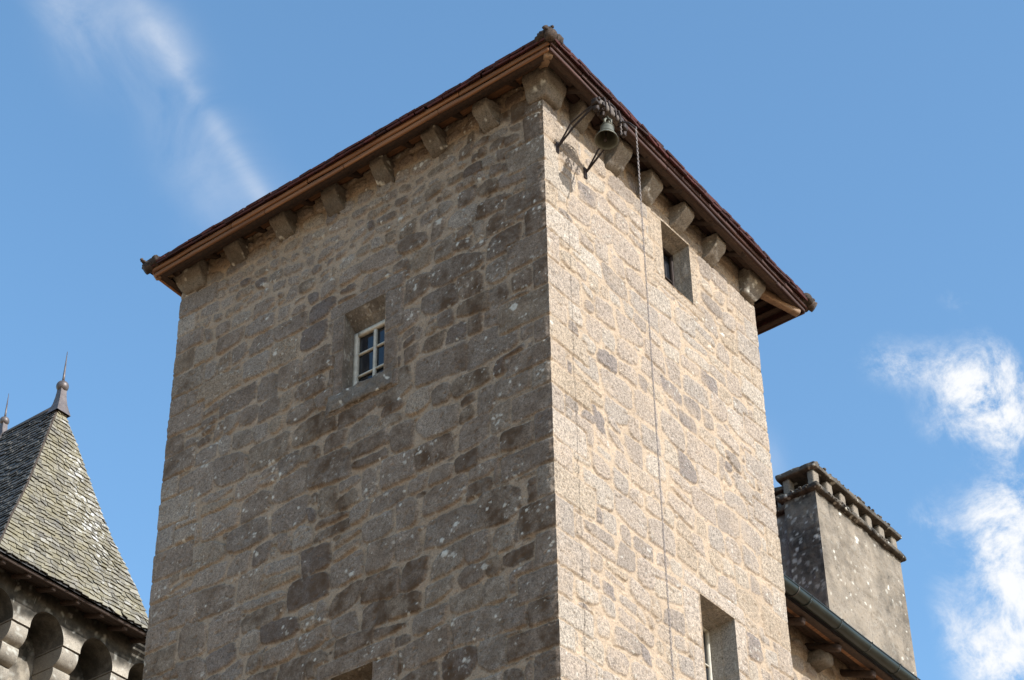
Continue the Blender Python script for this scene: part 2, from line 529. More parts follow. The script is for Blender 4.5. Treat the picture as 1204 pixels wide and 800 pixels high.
# ------------------------------------------------------------------ rubble masonry
def rubble(us, zs, seed, forced, openings, row_h, wid, gapf, lich_n, lich_r, dirt_shade_f, quoin_u=None, rough=.0055, washk=.5, relief=1.0):
    """lays irregular stones in wavering courses; returns height, mask(4) on the (z,u) grid"""
    rg = np.random.RandomState(seed)
    U, Z = np.meshgrid(us, zs)
    du = us[1] - us[0]
    u_lo, u_hi, z_lo, z_hi = us[0], us[-1], zs[0], zs[-1]
    wu = .016*fbm2(U, Z, 6, 3, seed+1) + .008*fbm2(U, Z, 22, 2, seed+2)
    wz = .014*fbm2(U, Z, 6, 3, seed+3) + .008*fbm2(U, Z, 22, 2, seed+4)
    Uw, Zw = U + wu, Z + wz
    V = np.full(U.shape, -.5); ID = np.full(U.shape, -1, dtype=np.int64)
    props = []                                  # height, rnd, tiltu, tiltz, cu, cz
    VF = [None]
    def put(poly, k, h, rnd, gap, warp=1.0):
        poly = np.array(poly)
        c = poly.mean(0)
        m = .06
        i0, i1 = np.searchsorted(zs, [poly[:, 1].min()-m, poly[:, 1].max()+m])
        j0, j1 = np.searchsorted(us, [poly[:, 0].min()-m, poly[:, 0].max()+m])
        if i1 <= i0 or j1 <= j0: return
        sl = (slice(i0, i1), slice(j0, j1))
        x = U[sl] + warp*wu[sl]; y = Z[sl] + warp*wz[sl]
        acc = 0
        n = len(poly)
        for a in range(n):
            p, q = poly[a], poly[(a+1) % n]
            e = q - p; l = math.hypot(*e)
            if l < 1e-6: continue
            d = ((x - p[0])*e[1] - (y - p[1])*e[0])/l       # >0 outside for ccw polygons
            acc = acc + np.exp(np.clip(k*d, -60, 40))
        v = -np.log(acc)/k - gap
        if VF[0] is not None: v = np.minimum(v, -VF[0][sl] - .012)
        up = v > V[sl]
        V[sl] = np.where(up, v, V[sl])
        ID[sl] = np.where(up, len(props), ID[sl])
        props.append((h, rnd, rg.uniform(-.03, .03), rg.uniform(-.03, .03), c[0], c[1]))
    # dressed stones first: quoins, window surrounds
    for (u0, u1, z0, z1, rnd) in forced:
        j = lambda: rg.uniform(-.014, .014)
        put([(u0+j(), z0+j()), (u1+j(), z0+j()), (u1+j(), z1+j()), (u0+j(), z1+j())], 110, rg.uniform(.008, .018), rnd if rnd is not None else rg.uniform(.1, .9), .004, .45)
    VF[0] = V.copy()
    z = z_lo - .1
    wav = lambda u, zz: .035*math.sin(u*1.7 + zz*3.1 + seed) + .025*math.sin(u*4.3 + zz*1.3)
    while z < z_hi + .1:
        u = u_lo - rg.uniform(0, .3)
        rh = row_h(.5*(u_lo + u_hi), z, rg)
        while u < u_hi + .05:
            w = wid(u, z, rh, rg)
            g = gapf(u, z, rg)
            z0 = z + wav(u, z); z1 = z + rh + wav(u, z + rh)
            z0b = z + wav(u+w, z); z1b = z + rh + wav(u+w, z + rh)
            j = lambda s=.022: rg.uniform(-s, s)
            cells = [(u, u+w, 0, 1)]
            r = rg.rand()
            if r < .10 and rh > .26: cells = [(u, u+w, 0, .5+j(.1)), None]; cells[1] = (u, u+w, cells[0][3], 1)
            elif r < .22 and w > .3: c_ = u + w*rg.uniform(.3, .7); cells = [(u, c_, 0, 1), (c_, u+w, 0, .55), (c_, u+w, .55, 1)]
            for (a, b, s0, s1) in cells:
                sk = j(.05)
                P = [(a+j()+sk*0, z0+(z1-z0)*s0+j()), (b+j(), z0b+(z1b-z0b)*s0+j()), (b+sk+j(), z0b+(z1b-z0b)*s1+j()), (a+sk+j(), z0+(z1-z0)*s1+j())]
                # knock corners off
                Q = []
                for i in range(4):
                    p = np.array(P[i]); pv = np.array(P[i-1]); nx = np.array(P[(i+1) % 4])
                    cut = rg.uniform(.04, .36) if rg.rand() < .72 else 0
                    if cut:
                        ca, cb = cut*rg.uniform(.5, 1.1), cut*rg.uniform(.5, 1.1)
                        Q.append(p + (pv-p)*min(ca, .48)); Q.append(p + (nx-p)*min(cb, .48))
                    else: Q.append(p)
                put(Q, rg.uniform(45, 110), rg.uniform(.003, .022), rg.beta(1.6, 1.6) if rg.rand() > .035 else 0.02, g)
            u += w
        z += rh
    # small fillers in the wide joints
    for _ in range(int((u_hi-u_lo)*(z_hi-z_lo)*90)):
        cu, cz = rg.uniform(u_lo, u_hi), rg.uniform(z_lo, z_hi)
        a, b = min(int((cz-z_lo)/du), len(zs)-1), min(int((cu-u_lo)/du), len(us)-1)
        v = V[a, b]
        if v < -.020:
            rr = min(-v*.95, .07); asp = rg.uniform(1.0, 2.2)
            n = 6; ph = rg.rand()*6
            poly = [(cu + rr*asp*math.cos(ph+2*math.pi*i/n)*rg.uniform(.8, 1.1), cz + rr*math.sin(ph+2*math.pi*i/n)*rg.uniform(.8, 1.1)) for i in range(n)]
            put(poly, 120, rg.uniform(0, .008), rg.uniform(.1, .95), .002)
    props = np.array(props)
    pr = props[np.maximum(ID, 0)]
    edge = .010*fbm2(U, Z, 30, 4, seed+11, .7) + .007*fbm2(U, Z, 9, 3, seed+12)
    mask = sstep(-.003, .010, V + edge)
    prof = 1 - np.exp(-np.maximum(V + edge*.6, 0)/.008)
    rgh = rough*fbm2(U, Z, 26, 4, seed+21, .65) + .005*fbm2(U, Z, 8, 3, seed+22)
    hs = pr[..., 0]*prof + np.clip((U-pr[..., 4])*pr[..., 2] + (Z-pr[..., 5])*pr[..., 3], -.01, .01)*prof + rgh*prof
    joint = np.exp(-((V + edge)/.006)**2)*(.35 + .65*(fbm2(U, Z, 3.5, 3, seed+27) > .05))
    deep = sstep(-.05, .25, fbm2(U, Z, 2.7, 4, seed+29, .6))
    hm = -.003 + .005*fbm2(U, Z, 18, 4, seed+23, .65) - .012*joint - .012*deep
    hs = hs*relief; hm = hm*(.35 + .65*relief)
    H = hm*(1-mask) + hs*mask
    wash = sstep(.02, .42, fbm2(U, Z, 3.3, 5, seed+28, .6))
    cmask = mask*(1 - washk*wash*(.4 + .6*sstep(.04, .0, V)))
    # chips and little holes
    ch = fbm2(U, Z, 16, 3, seed+24)
    H -= .012*sstep(.40, .58, ch)*mask
    H -= .006*sstep(.25, .45, fbm2(U, Z, 38, 2, seed+25))*sstep(-.1, .3, fbm2(U, Z, 2.2, 3, seed+26))
    lich = np.zeros(U.shape)
    for _ in range(lich_n):
        cu, cz = rg.uniform(u_lo, u_hi), rg.uniform(z_lo, z_hi)
        if rg.rand() > sstep(-.25, .35, float(fbm2(np.array([cu]), np.array([cz]), 1.6, 3, seed+70)[0]))*1.15: continue
        for _k in range(rg.choice([1, 1, 1, 2, 3, 5])):
            r = lich_r*rg.lognormal(-.35, .5); pu, pz = cu + rg.normal(0, .05), cz + rg.normal(0, .04)
            i0, i1 = np.searchsorted(zs, [pz-2.2*r, pz+2.2*r]); j0, j1 = np.searchsorted(us, [pu-2.2*r, pu+2.2*r])
            if i1 <= i0 or j1 <= j0: continue
            sl = (slice(i0, i1), slice(j0, j1))
            d = np.hypot(Uw[sl]-pu-wu[i0, j0], (Zw[sl]-pz-wz[i0, j0])*1.1)/r + .35*fbm2(U[sl], Z[sl], 60, 2, seed+40)
            lich[sl] = np.maximum(lich[sl], sstep(1.05, .75, d)*rg.uniform(.45, 1.0))
    lich *= np.clip(mask + .3, 0, 1)
    H = H + .003*lich
    fine = sstep(.42, .62, fbm2(U, Z, 34, 2, seed+50))*sstep(.15, .5, fbm2(U, Z, 2.6, 3, seed+51))
    lich = np.maximum(lich, .55*fine*mask)
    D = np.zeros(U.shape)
    if dirt_shade_f is not None:
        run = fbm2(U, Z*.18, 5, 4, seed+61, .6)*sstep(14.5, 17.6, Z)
        D = np.clip(dirt_shade_f(U, Z) + .5*fbm2(U, Z, 1.1, 5, seed+60, .6) + .15*run, 0, 1)*.92*(.42 + .58*mask)
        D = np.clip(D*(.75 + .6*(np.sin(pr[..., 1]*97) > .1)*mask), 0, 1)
    keep = np.ones((len(zs)-1, len(us)-1), bool)
    snapped = []
    for (u0, u1, z0, z1) in openings:
        ja, jb = [int(round((q-u_lo)/du)) for q in (u0, u1)]
        ia, ib = [int(round((q-z_lo)/du)) for q in (z0, z1)]
        ib = min(ib, len(zs)-1)
        keep[ia:ib, ja:jb] = False
        H[ia, ja:jb+1] = H[ib, ja:jb+1] = .012
        H[ia:ib+1, ja] = H[ia:ib+1, jb] = .012
        snapped.append((us[ja], us[jb], zs[ia], zs[ib]))
    A = np.stack([cmask, pr[..., 1], lich, D], -1)
    return H, A, keep, snapped

# ------------------------------------------------------------------ ground
def build_ground():
    n = 60
    g = np.concatenate([-np.geomspace(600, .5, n), [0], np.geomspace(.5, 600, n)])
    X, Y = np.meshgrid(g, g)
    Zg = .02*fbm2(X, Y, .5, 3, 5)*np.clip(40/np.maximum(np.hypot(X, Y), 1), 0, 1)
    mb = MB().add(np.stack([X, Y, Zg], -1), grid_faces(len(g), len(g)))
    o = mb.build('ground', M_GROUND)
    tag(o, 'sandy gravel yard at the foot of the tower', None, None, 'structure')
build_ground()

# ------------------------------------------------------------------ the stone tower
TX, TY, TOP = 4.22, 5.42, 18.55
tower = thing('stone_tower', (0, 0, 0), 'tall square granite tower in the middle with overhanging red tiled eaves', 'tower')
G = .0115
ZB = 10.3

def quoins(seed, long_first, umax, z0, z1, far):
    rg = random.Random(seed); out = []; z = z0; k = long_first
    lst = []
    while z < z1:
        h = rg.uniform(.26, .40)
        lst.append((z, min(z+h, z1))); z += h
    for (a, b) in lst:
        la = rg.uniform(.42, .68)
        out.append((a, b, la, k)); k = not k
    return out
QZ = quoins(4, True, 1, ZB, 18.05, 0)
WIN_L = (2.164, 2.745, 15.22, 16.30)
WIN_L2 = (2.20, 2.72, 10.55, 11.785)
WIN_R = (2.214, 2.793, 16.82, 17.69)
WIN_R2 = (2.435, 3.085, 11.55, 12.85)

def surround(w, rnd, lint=.2, j=.2, sill=.17):
    u0, u1, z0, z1 = w
    m = (z0 + z1)/2
    return [(u0-.26, u1+.22, z1, z1+lint, rnd), (u0-.20, u1+.24, z0-sill, z0, rnd),
            (u0-j, u0, z0, m, rnd), (u0-j*1.5, u0, m, z1, rnd), (u1, u1+j*.8, z0, m+.06, rnd), (u1, u1+j*1.1, m+.06, z1, rnd)]

def left_face():
    us = np.arange(0, TY + G*.5, G); us[-1] = TY
    zs = np.arange(ZB, TOP, G)
    forced = []
    rg = random.Random(8)
    for (a, b, l, k) in QZ: forced.append((-.02, l if not k else rg.uniform(.18, .34), a, b, rg.uniform(.05, .75)))
    z = ZB; k = 0
    while z < 17.9:
        h = rg.uniform(.25, .38); forced.append((TY - (rg.uniform(.45, .62) if k else rg.uniform(.26, .34)), TY+.02, z, min(z+h, 17.95), rg.uniform(.1, .8))); z += h; k = 1-k
    forced += surround(WIN_L, .12, .2, .17, .24)
    forced += surround(WIN_L2, .3)
    up = lambda u, z: (z > 16.55)*(u > .9)
    def row_h(u, z, r): return r.uniform(.14, .25) if z > 16.7 else r.uniform(.24, .42)
    def wid(u, z, h, r): return h*r.uniform(.85, 1.8) if z > 16.7 else min(h*r.uniform(.8, 1.9), .75)
    def gapf(u, z, r): return r.uniform(.010, .022) if (z > 16.0 and u > 1.0) else r.uniform(.004, .015)
    def dirt_shade_f(u, z):  # patina stains, plus overall darkening that paints in this face's shade
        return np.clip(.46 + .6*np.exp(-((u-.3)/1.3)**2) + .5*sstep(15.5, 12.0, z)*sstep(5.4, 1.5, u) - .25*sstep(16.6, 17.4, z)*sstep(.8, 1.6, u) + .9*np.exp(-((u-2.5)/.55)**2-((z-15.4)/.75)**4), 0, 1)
    H, A, keep, sn = rubble(us, zs, 21, forced, [WIN_L, WIN_L2], row_h, wid, gapf, 1050, .0165, dirt_shade_f, washk=.22)
    return us, zs, H, A, keep, sn
def right_face():
    us = np.arange(0, TX + G*.5, G); us[-1] = TX
    zs = np.arange(ZB, TOP, G)
    forced = []
    rg = random.Random(18)
    for (a, b, l, k) in QZ: forced.append((-.02, l if k else rg.uniform(.18, .34), a, b, rg.uniform(.3, .95)))
    z = ZB; k = 0
    while z < 17.7:
        h = rg.uniform(.25, .38); forced.append((TX - (rg.uniform(.42, .6) if k else rg.uniform(.24, .32)), TX+.02, z, min(z+h, 17.7), rg.uniform(.3, .9))); z += h; k = 1-k
    forced += surround(WIN_R, .8, .16, .16, .12)
    forced += surround(WIN_R2, .9)
    def row_h(u, z, r): return r.uniform(.18, .38)
    def wid(u, z, h, r): return min(h*r.uniform(.8, 1.8), .68)
    def gapf(u, z, r): return r.uniform(.006, .02)
    H, A, keep, sn = rubble(us, zs, 77, forced, [WIN_R, WIN_R2], row_h, wid, gapf, 70, .018, None, washk=.72, relief=.62)
    A[..., 3] = .14*sstep(.05, .5, fbm2(*np.meshgrid(us, zs), 1.3, 5, 4, .6)) + .25*sstep(17.2, 17.8, np.meshgrid(us, zs)[1])*sstep(-.1, .3, fbm2(*np.meshgrid(us, zs), 3, 4, 14))
    return us, zs, H, A, keep, sn

LU, LZ, LH, LA, LK, LSN = left_face()
RU, RZ, RH, RA, RK, RSN = right_face()
# the two faces share their corner edge: worn, a little jagged
cd = .006 + .012*fbm2(LZ, LZ*0+3.3, 9, 3, 9) + .009*fbm2(LZ, LZ*0+1.3, 34, 3, 19)
rq = random.Random(77)
for (a, b, l, k) in QZ:
    cd += np.where((LZ >= a) & (LZ < b), rq.uniform(-.010, .012), 0)
for (a, b, l, k) in QZ:
    cd -= .022*np.exp(-((LZ-b)/.012)**2)
fadeL = np.exp(-(LU/.028)**2); fadeR = np.exp(-(RU/.028)**2)
LH = LH*(1-fadeL) + cd[:, None]*fadeL
RH = RH*(1-fadeR) + cd[:, None]*fadeR
def wall_meshes():
    mb = MB()
    YY, ZZ = np.meshgrid(LU, LZ)
    P = np.stack([-LH, YY, ZZ], -1); P[:, 0, 1] = -cd
    A = LA.copy()
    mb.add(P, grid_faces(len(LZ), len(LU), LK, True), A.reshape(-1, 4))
    # plain lower part and far end
    def low(us, f, seed):
        zs = np.linspace(-.1, ZB, 180); u = us[::6]
        if u[-1] != us[-1]: u = np.append(u, us[-1])
        uu, zz = np.meshgrid(u, zs)
        h = .008 + .008*fbm2(uu, zz, 4, 3, seed)
        m = sstep(-.25, .0, fbm2(uu, zz, 3, 2, seed+3))
        a = np.stack([m, .5+.5*fbm2(uu, zz, 2.1, 2, seed+4), 0*uu, 0*uu], -1)
        return uu, zz, h, a
    uu, zz, h, a = low(LU, 1, 3)
    mb.add(np.stack([-h, uu, zz], -1), grid_faces(*uu.shape, None, True), a.reshape(-1, 4))
    def flat(p, q, flip, n=(60, 200)):
        t = np.linspace(0, 1, n[0]); zs = np.linspace(-.1, TOP, n[1]); T, Zq = np.meshgrid(t, zs)
        X = p[0] + (q[0]-p[0])*T; Y = p[1] + (q[1]-p[1])*T
        a = np.stack([sstep(-.2, .05, fbm2(T*5, Zq, 3, 2, 5)), .5+.5*fbm2(T*5, Zq, 2, 2, 6), 0*T, 0*T], -1)
        mb.add(np.stack([X, Y, Zq], -1), grid_faces(*T.shape, None, flip), a.reshape(-1, 4))
    flat((0, TY), (TX, TY), True)
    flat((TX, 0), (TX, TY), False)
    o1 = mb.build('shaded_wall', M_RUBBLE_S, tower)
    mb = MB()
    XX, ZZ = np.meshgrid(RU, RZ)
    P = np.stack([XX, -RH, ZZ], -1); P[:, 0, 0] = -cd
    mb.add(P, grid_faces(len(RZ), len(RU), RK, False), RA.reshape(-1, 4))
    uu, zz, h, a = low(RU, 0, 13)
    mb.add(np.stack([uu, -h, zz], -1), grid_faces(*uu.shape, None, False), a.reshape(-1, 4))
    o2 = mb.build('sunlit_wall', M_RUBBLE_F, tower)
    o1['label'] = 'shaded granite wall with white lichen spots and a small paned window'
    o2['label'] = 'sunlit pale granite wall with cream mortar'
wall_meshes()

def reveal(face, w, depth, lint_drop, parent, mat, seed, jamb_in=0.0):
    """stone sides, head and sill of a window recess, with a joint where two jamb stones meet"""
    u0, u1, z0, z1 = w
    mb = MB()
    def P(u, d, z): return (d, u, z) if face == 'L' else (u, d, z)
    flip0 = face == 'L'
    n = 22
    def patch(fn, flip, rnd):
        s = np.linspace(0, 1, n); t = np.linspace(0, 1, 40)
        SS, TT = np.meshgrid(s, t)
        pts = np.array([[P(*fn(a, b)) for a, b in zip(ra, rb)] for ra, rb in zip(SS, TT)])
        am = .016*fbm2(SS*depth*1.0, TT*1.2, 12, 4, seed, .6)*np.sin(np.pi*SS)*np.sin(np.pi*TT)
        nrm = np.cross(pts[1, 0]-pts[0, 0], pts[0, 1]-pts[0, 0]); nrm = nrm/np.linalg.norm(nrm)
        pts = pts + am[..., None]*nrm
        r = np.where(SS < .48, rnd*.55, rnd*1.25 + .12) + np.where(TT > .52, .14, 0)
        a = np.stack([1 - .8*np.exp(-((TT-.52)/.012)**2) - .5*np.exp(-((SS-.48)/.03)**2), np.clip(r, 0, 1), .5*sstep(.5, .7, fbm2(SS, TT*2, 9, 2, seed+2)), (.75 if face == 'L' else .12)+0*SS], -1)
        mb.add(pts, grid_faces(40, n, None, flip), a.reshape(-1, 4))
    d0 = -.012
    zt = lambda s: z1 - lint_drop*s
    patch(lambda s, t: (u0 + jamb_in*s, d0 + (depth-d0)*s, z0 + (zt(s)-z0)*t), flip0, .4)
    patch(lambda s, t: (u1 - jamb_in*s, d0 + (depth-d0)*s, z0 + (zt(s)-z0)*t), not flip0, .55)
    patch(lambda s, t: (u0 + (u1-u0)*t, d0 + (depth-d0)*s, zt(s)), not flip0, .3)
    patch(lambda s, t: (u0 + (u1-u0)*t, d0 + (depth-d0)*s, z0), flip0, .35)
    return mb.build('reveal', mat, parent)

def window(face, w, depth, drop, label, cols, rows, fw, mw, seed, frame_mat, jamb=0.0, mat=None):
    u0, u1, z0, z1 = w
    z1f = z1 - drop
    u0 += jamb; u1 -= jamb
    def P(u, d, z): return (d, u, z) if face == 'L' else (u, d, z)
    mb = MB()
    def bar(a, b, wd, dp, d):
        up = (1, 0, 0) if face == 'L' else (0, 1, 0)
        beam(mb, P(a[0], d, a[1]), P(b[0], d, b[1]), wd, dp, up=up, r=.006, amp=.0015, step=.06)
    e = fw/2
    bar((u0+e, z0), (u0+e, z1f), fw, .06, depth-.03); bar((u1-e, z0), (u1-e, z1f), fw, .06, depth-.03)
    bar((u0+fw, z1f-e), (u1-fw, z1f-e), fw, .056, depth-.03); bar((u0+fw, z0+e), (u1-fw, z0+e), fw, .056, depth-.03)
    for c in range(1, cols):
        u = u0 + (u1-u0)*c/cols; bar((u, z0+fw), (u, z1f-fw), mw*(1.6 if cols == 2 else 1), .045, depth-.026)
    for r in range(1, rows):
        z = z0 + (z1f-z0)*r/rows
        for c in range(cols):
            a = u0 + (u1-u0)*c/cols + (fw if c == 0 else mw*.8); b = u0 + (u1-u0)*(c+1)/cols - (fw if c == cols-1 else mw*.8)
            bar((a, z), (b, z), mw, .036, depth-.026)
    fr = mb.build('window', frame_mat, tower)
    fr['label'] = label
    reveal(face, w, depth, drop, fr, mat, seed, jamb)
    rg = random.Random(seed)
    for c in range(cols):
        for r in range(rows):
            a, b = u0 + (u1-u0)*c/cols + .008, u0 + (u1-u0)*(c+1)/cols - .008
            p, q = z0 + (z1f-z0)*r/rows + .008, z0 + (z1f-z0)*(r+1)/rows - .008
            m2 = MB(); t = rg.uniform(-.006, .006); t2 = rg.uniform(-.006, .006)
            V = [P(a, depth-.012+t, p), P(b, depth-.012-t, p), P(b, depth-.012-t+t2, q), P(a, depth-.012+t+t2, q)]
            V += [P(a, depth-.006+t, p), P(b, depth-.006-t, p), P(b, depth-.006-t+t2, q), P(a, depth-.006+t+t2, q)]
            F = np.array([(0, 1, 2, 3), (7, 6, 5, 4), (0, 4, 5, 1), (1, 5, 6, 2), (2, 6, 7, 3), (3, 7, 4, 0)])
            if face == 'L': F = F[:, ::-1]
            m2.add(V, F, None, False)
            m2.build('pane', M_GLASS, fr)
    # dark room behind the glass
    mb = MB(); dd = depth + .5
    V = [P(u0, depth, z0), P(u1, depth, z0), P(u1, depth, z1f), P(u0, depth, z1f), P(u0, dd, z0), P(u1, dd, z0), P(u1, dd, z1f), P(u0, dd, z1f)]
    F = np.array([(4, 5, 6, 7), (0, 1, 5, 4), (1, 2, 6, 5), (2, 3, 7, 6), (3, 0, 4, 7)])
    mb.add(V, F, None, False).build('room_lining', M_WOOD_D, fr)
    return fr

window('L', LSN[0], .21, .19, 'small cream six-paned window deep in the shaded wall', 2, 3, .055, .024, 1, M_FRAME, mat=M_DRESSED)
window('L', LSN[1], .24, .05, 'window low in the shaded wall, only its head in view', 2, 3, .055, .026, 2, M_FRAME, mat=M_DRESSED)
window('R', RSN[0], .27, .04, 'small dark window opening high in the sunlit wall', 1, 2, .03, .02, 3, M_IRON, mat=M_REVEAL)
window('R', RSN[1], .36, .03, 'deep window opening low in the sunlit wall', 2, 3, .028, .018, 4, M_FRAME, mat=M_REVEAL)
# projecting worn sill under the shaded window
mb = MB()
u0, u1, z0, z1 = LSN[0]
rblock(mb, (-.008, (u0+u1)/2+.02, z0-.10), (.065, u1-u0+.32, .22), .014, .016, .018, 9, A=(1, .1, 0, .6), lichen=.14)
mb.build('window_sill', M_DRESSED, tower)

# ---- corbels
def corbel_map(prot, h):
    def f(V):
        W = V.copy()
        c = (V[:, 2] + h/2)/h                      # 0 bottom .. 1 top
        b = (V[:, 1] + prot/2)/prot                # 1 at the wall .. 0 outward
        out = 1 - b
        t = np.clip(c/.60, 0, 1)
        k = np.where(c < .60, .06 + .94*t**.62, 1.0)
        W[:, 1] = prot/2 - out*prot*k
        return W
    return f
Rz = lambda a: np.array(((math.cos(a), -math.sin(a), 0), (math.sin(a), math.cos(a), 0), (0, 0, 1)))
rgc = random.Random(3)
def corbel(face, u, z, w=.23, h=.32, prot=.26, A=None):
    mb = MB()
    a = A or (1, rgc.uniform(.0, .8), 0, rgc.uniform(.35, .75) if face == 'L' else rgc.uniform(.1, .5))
    d = -(prot/2) + .03
    c = (d, u, z) if face == 'L' else (u, d, z)
    rblock(mb, (0, 0, 0), (w, prot, h), .010, .013, .011, 14, mapf=corbel_map(prot, h), A=a, lichen=.12 if face == 'L' else .05)
    V = mb.V[0]
    V = V @ Rz(-math.pi/2 if face == 'L' else 0).T
    # grooves: nothing is quite square
    V = V @ Rz(rgc.uniform(-.10, .10)).T
    mb.V[0] = V + np.array(c)
    return mb.build('corbel', M_CORBEL, tower)
for u in (.70, 1.43, 2.19, 2.93, 3.70, 4.46): corbel('L', u, 18.04 + rgc.uniform(-.03, .02), w=rgc.uniform(.185, .24), h=rgc.uniform(.27, .32), prot=rgc.uniform(.21, .26))
for u, z in ((.60, 18.07), (1.25, 17.93), (1.88, 17.90), (2.53, 17.88), (3.22, 17.85)): corbel('R', u + rgc.uniform(-.02, .02), z, w=rgc.uniform(.20, .25), h=rgc.uniform(.28, .33), prot=rgc.uniform(.21, .26))
def corner_corbel(cx, cy, z, sx, sy, su, sv, h=.36):
    """a big worn corbel stone wrapping a corner, rounded underneath on both outer sides"""
    mb = MB()
    def f(V):
        W = V.copy(); c = (V[:, 2]+h/2)/h; t = np.clip(c/.6, 0, 1)
        k = np.where(c < .6, .22 + .78*t**.7, 1.0)
        W[:, 0] = np.where(V[:, 0]*sx > 0, V[:, 0]*(1 - (1-k)*.75), V[:, 0])
        W[:, 1] = np.where(V[:, 1]*sy > 0, V[:, 1]*(1 - (1-k)*.75), V[:, 1])
        return W
    rblock(mb, (cx, cy, z), (su, sv, h), .025, .02, .014, 7, mapf=f, A=(1, .35, 0, .3), lichen=.16)
    return mb.build('corbel', M_CORBEL, tower)
corner_corbel(.04, .00, 18.09, -1, -1, .38, .34)
corner_corbel(.06, 5.22, 18.04, -1, 1, .46, .44)
corner_corbel(4.08, .04, 17.86, 1, -1, .36, .42)

# ---- roof: a low hipped pyramid with flared eaves
RA_, RB_, RC_, RD_ = Vector((-.49, -.485, 18.22)), Vector((4.97, -.40, 17.97)), Vector((5.03, 5.62, 17.95)), Vector((-.47, 5.57, 18.12))
APEX = Vector((2.25, 2.6, 20.75))
def roof_pt(p, t):
    q = p.lerp(APEX, t)
    q.z = p.z + (APEX.z - p.z)*(t - .10*math.sin(min(t, .5)*2*math.pi)*.5)
    return q
def tiles(mb, lc, rc, rows, width, th, rg, over=.35, ragged=.006, lift=.012, rndf=None, dirt_shade=0.0, lich=0.0, green=1.0, t_of=None, stag=True, wob=0.0):
    """rows of separate plates between a left curve and a right curve (t 0 eave .. 1 top)"""
    for r in range(rows):
        t0, t1 = r/rows, min((r + 1 + over)/rows, 1.0)
        if t_of: t0, t1 = t_of(t0), t_of(t1)
        a0, b0, a1, b1 = lc(t0), rc(t0), lc(t1), rc(t1)
        ln = (b0 - a0).length
        if ln < .02: continue
        nrm = (b0 - a0).cross(a1 - a0 if (a1-a0).length > 1e-6 else b1-b0)
        if (b1 - b0).length < 1e-4: nrm = (b0-a0).cross(a1-a0)
        nrm.normalize()
        n = max(1, int(round(ln/width)))
        cuts = [0.0]; off = (.5 if (r % 2 and stag) else 0.0)
        for k in range(n + 1):
            c = (k + off + rg.uniform(-.18, .18))/n
            if .03 < c < .97 and c > cuts[-1] + .2/n: cuts.append(c)
        cuts.append(1.0)
        for k in range(len(cuts) - 1):
            s0, s1 = cuts[k], cuts[k+1]
            g = .0025/ln
            s0 += g; s1 -= g
            dn = (a0 - a1).normalized()
            rag = dn*rg.uniform(-ragged, ragged); rag2 = dn*rg.uniform(-ragged, ragged)
            lf = lift + th + rg.uniform(0, lift*.6)
            p0 = a0.lerp(b0, s0) + nrm*lf + rag; p1 = a0.lerp(b0, s1) + nrm*(lf + rg.uniform(-.002, .002)) + rag2
            q0 = a1.lerp(b1, s0) + nrm*(.002 + th); q1 = a1.lerp(b1, s1) + nrm*(.002 + th)
            if wob:
                for v in (p0, p1, q1, q0): v.z += wob*(mnoise.noise(Vector((v.x*1.1, v.y*1.1, 3.0))) + .45*mnoise.noise(Vector((v.x*4.3, v.y*4.3, 7.0))))
            V = [p0, p1, q1, q0] + [v - nrm*th for v in (p0, p1, q1, q0)]
            F = np.array([(0, 1, 2, 3), (7, 6, 5, 4), (0, 4, 5, 1), (1, 5, 6, 2), (2, 6, 7, 3), (3, 7, 4, 0)])
            rn = rg.random() if rndf is None else rndf(r/rows, (s0+s1)/2, rg)
            mb.add([tuple(v) for v in V], F, (green, rn, lich if not callable(lich) else lich(r/rows, (s0+s1)/2), dirt_shade), False)
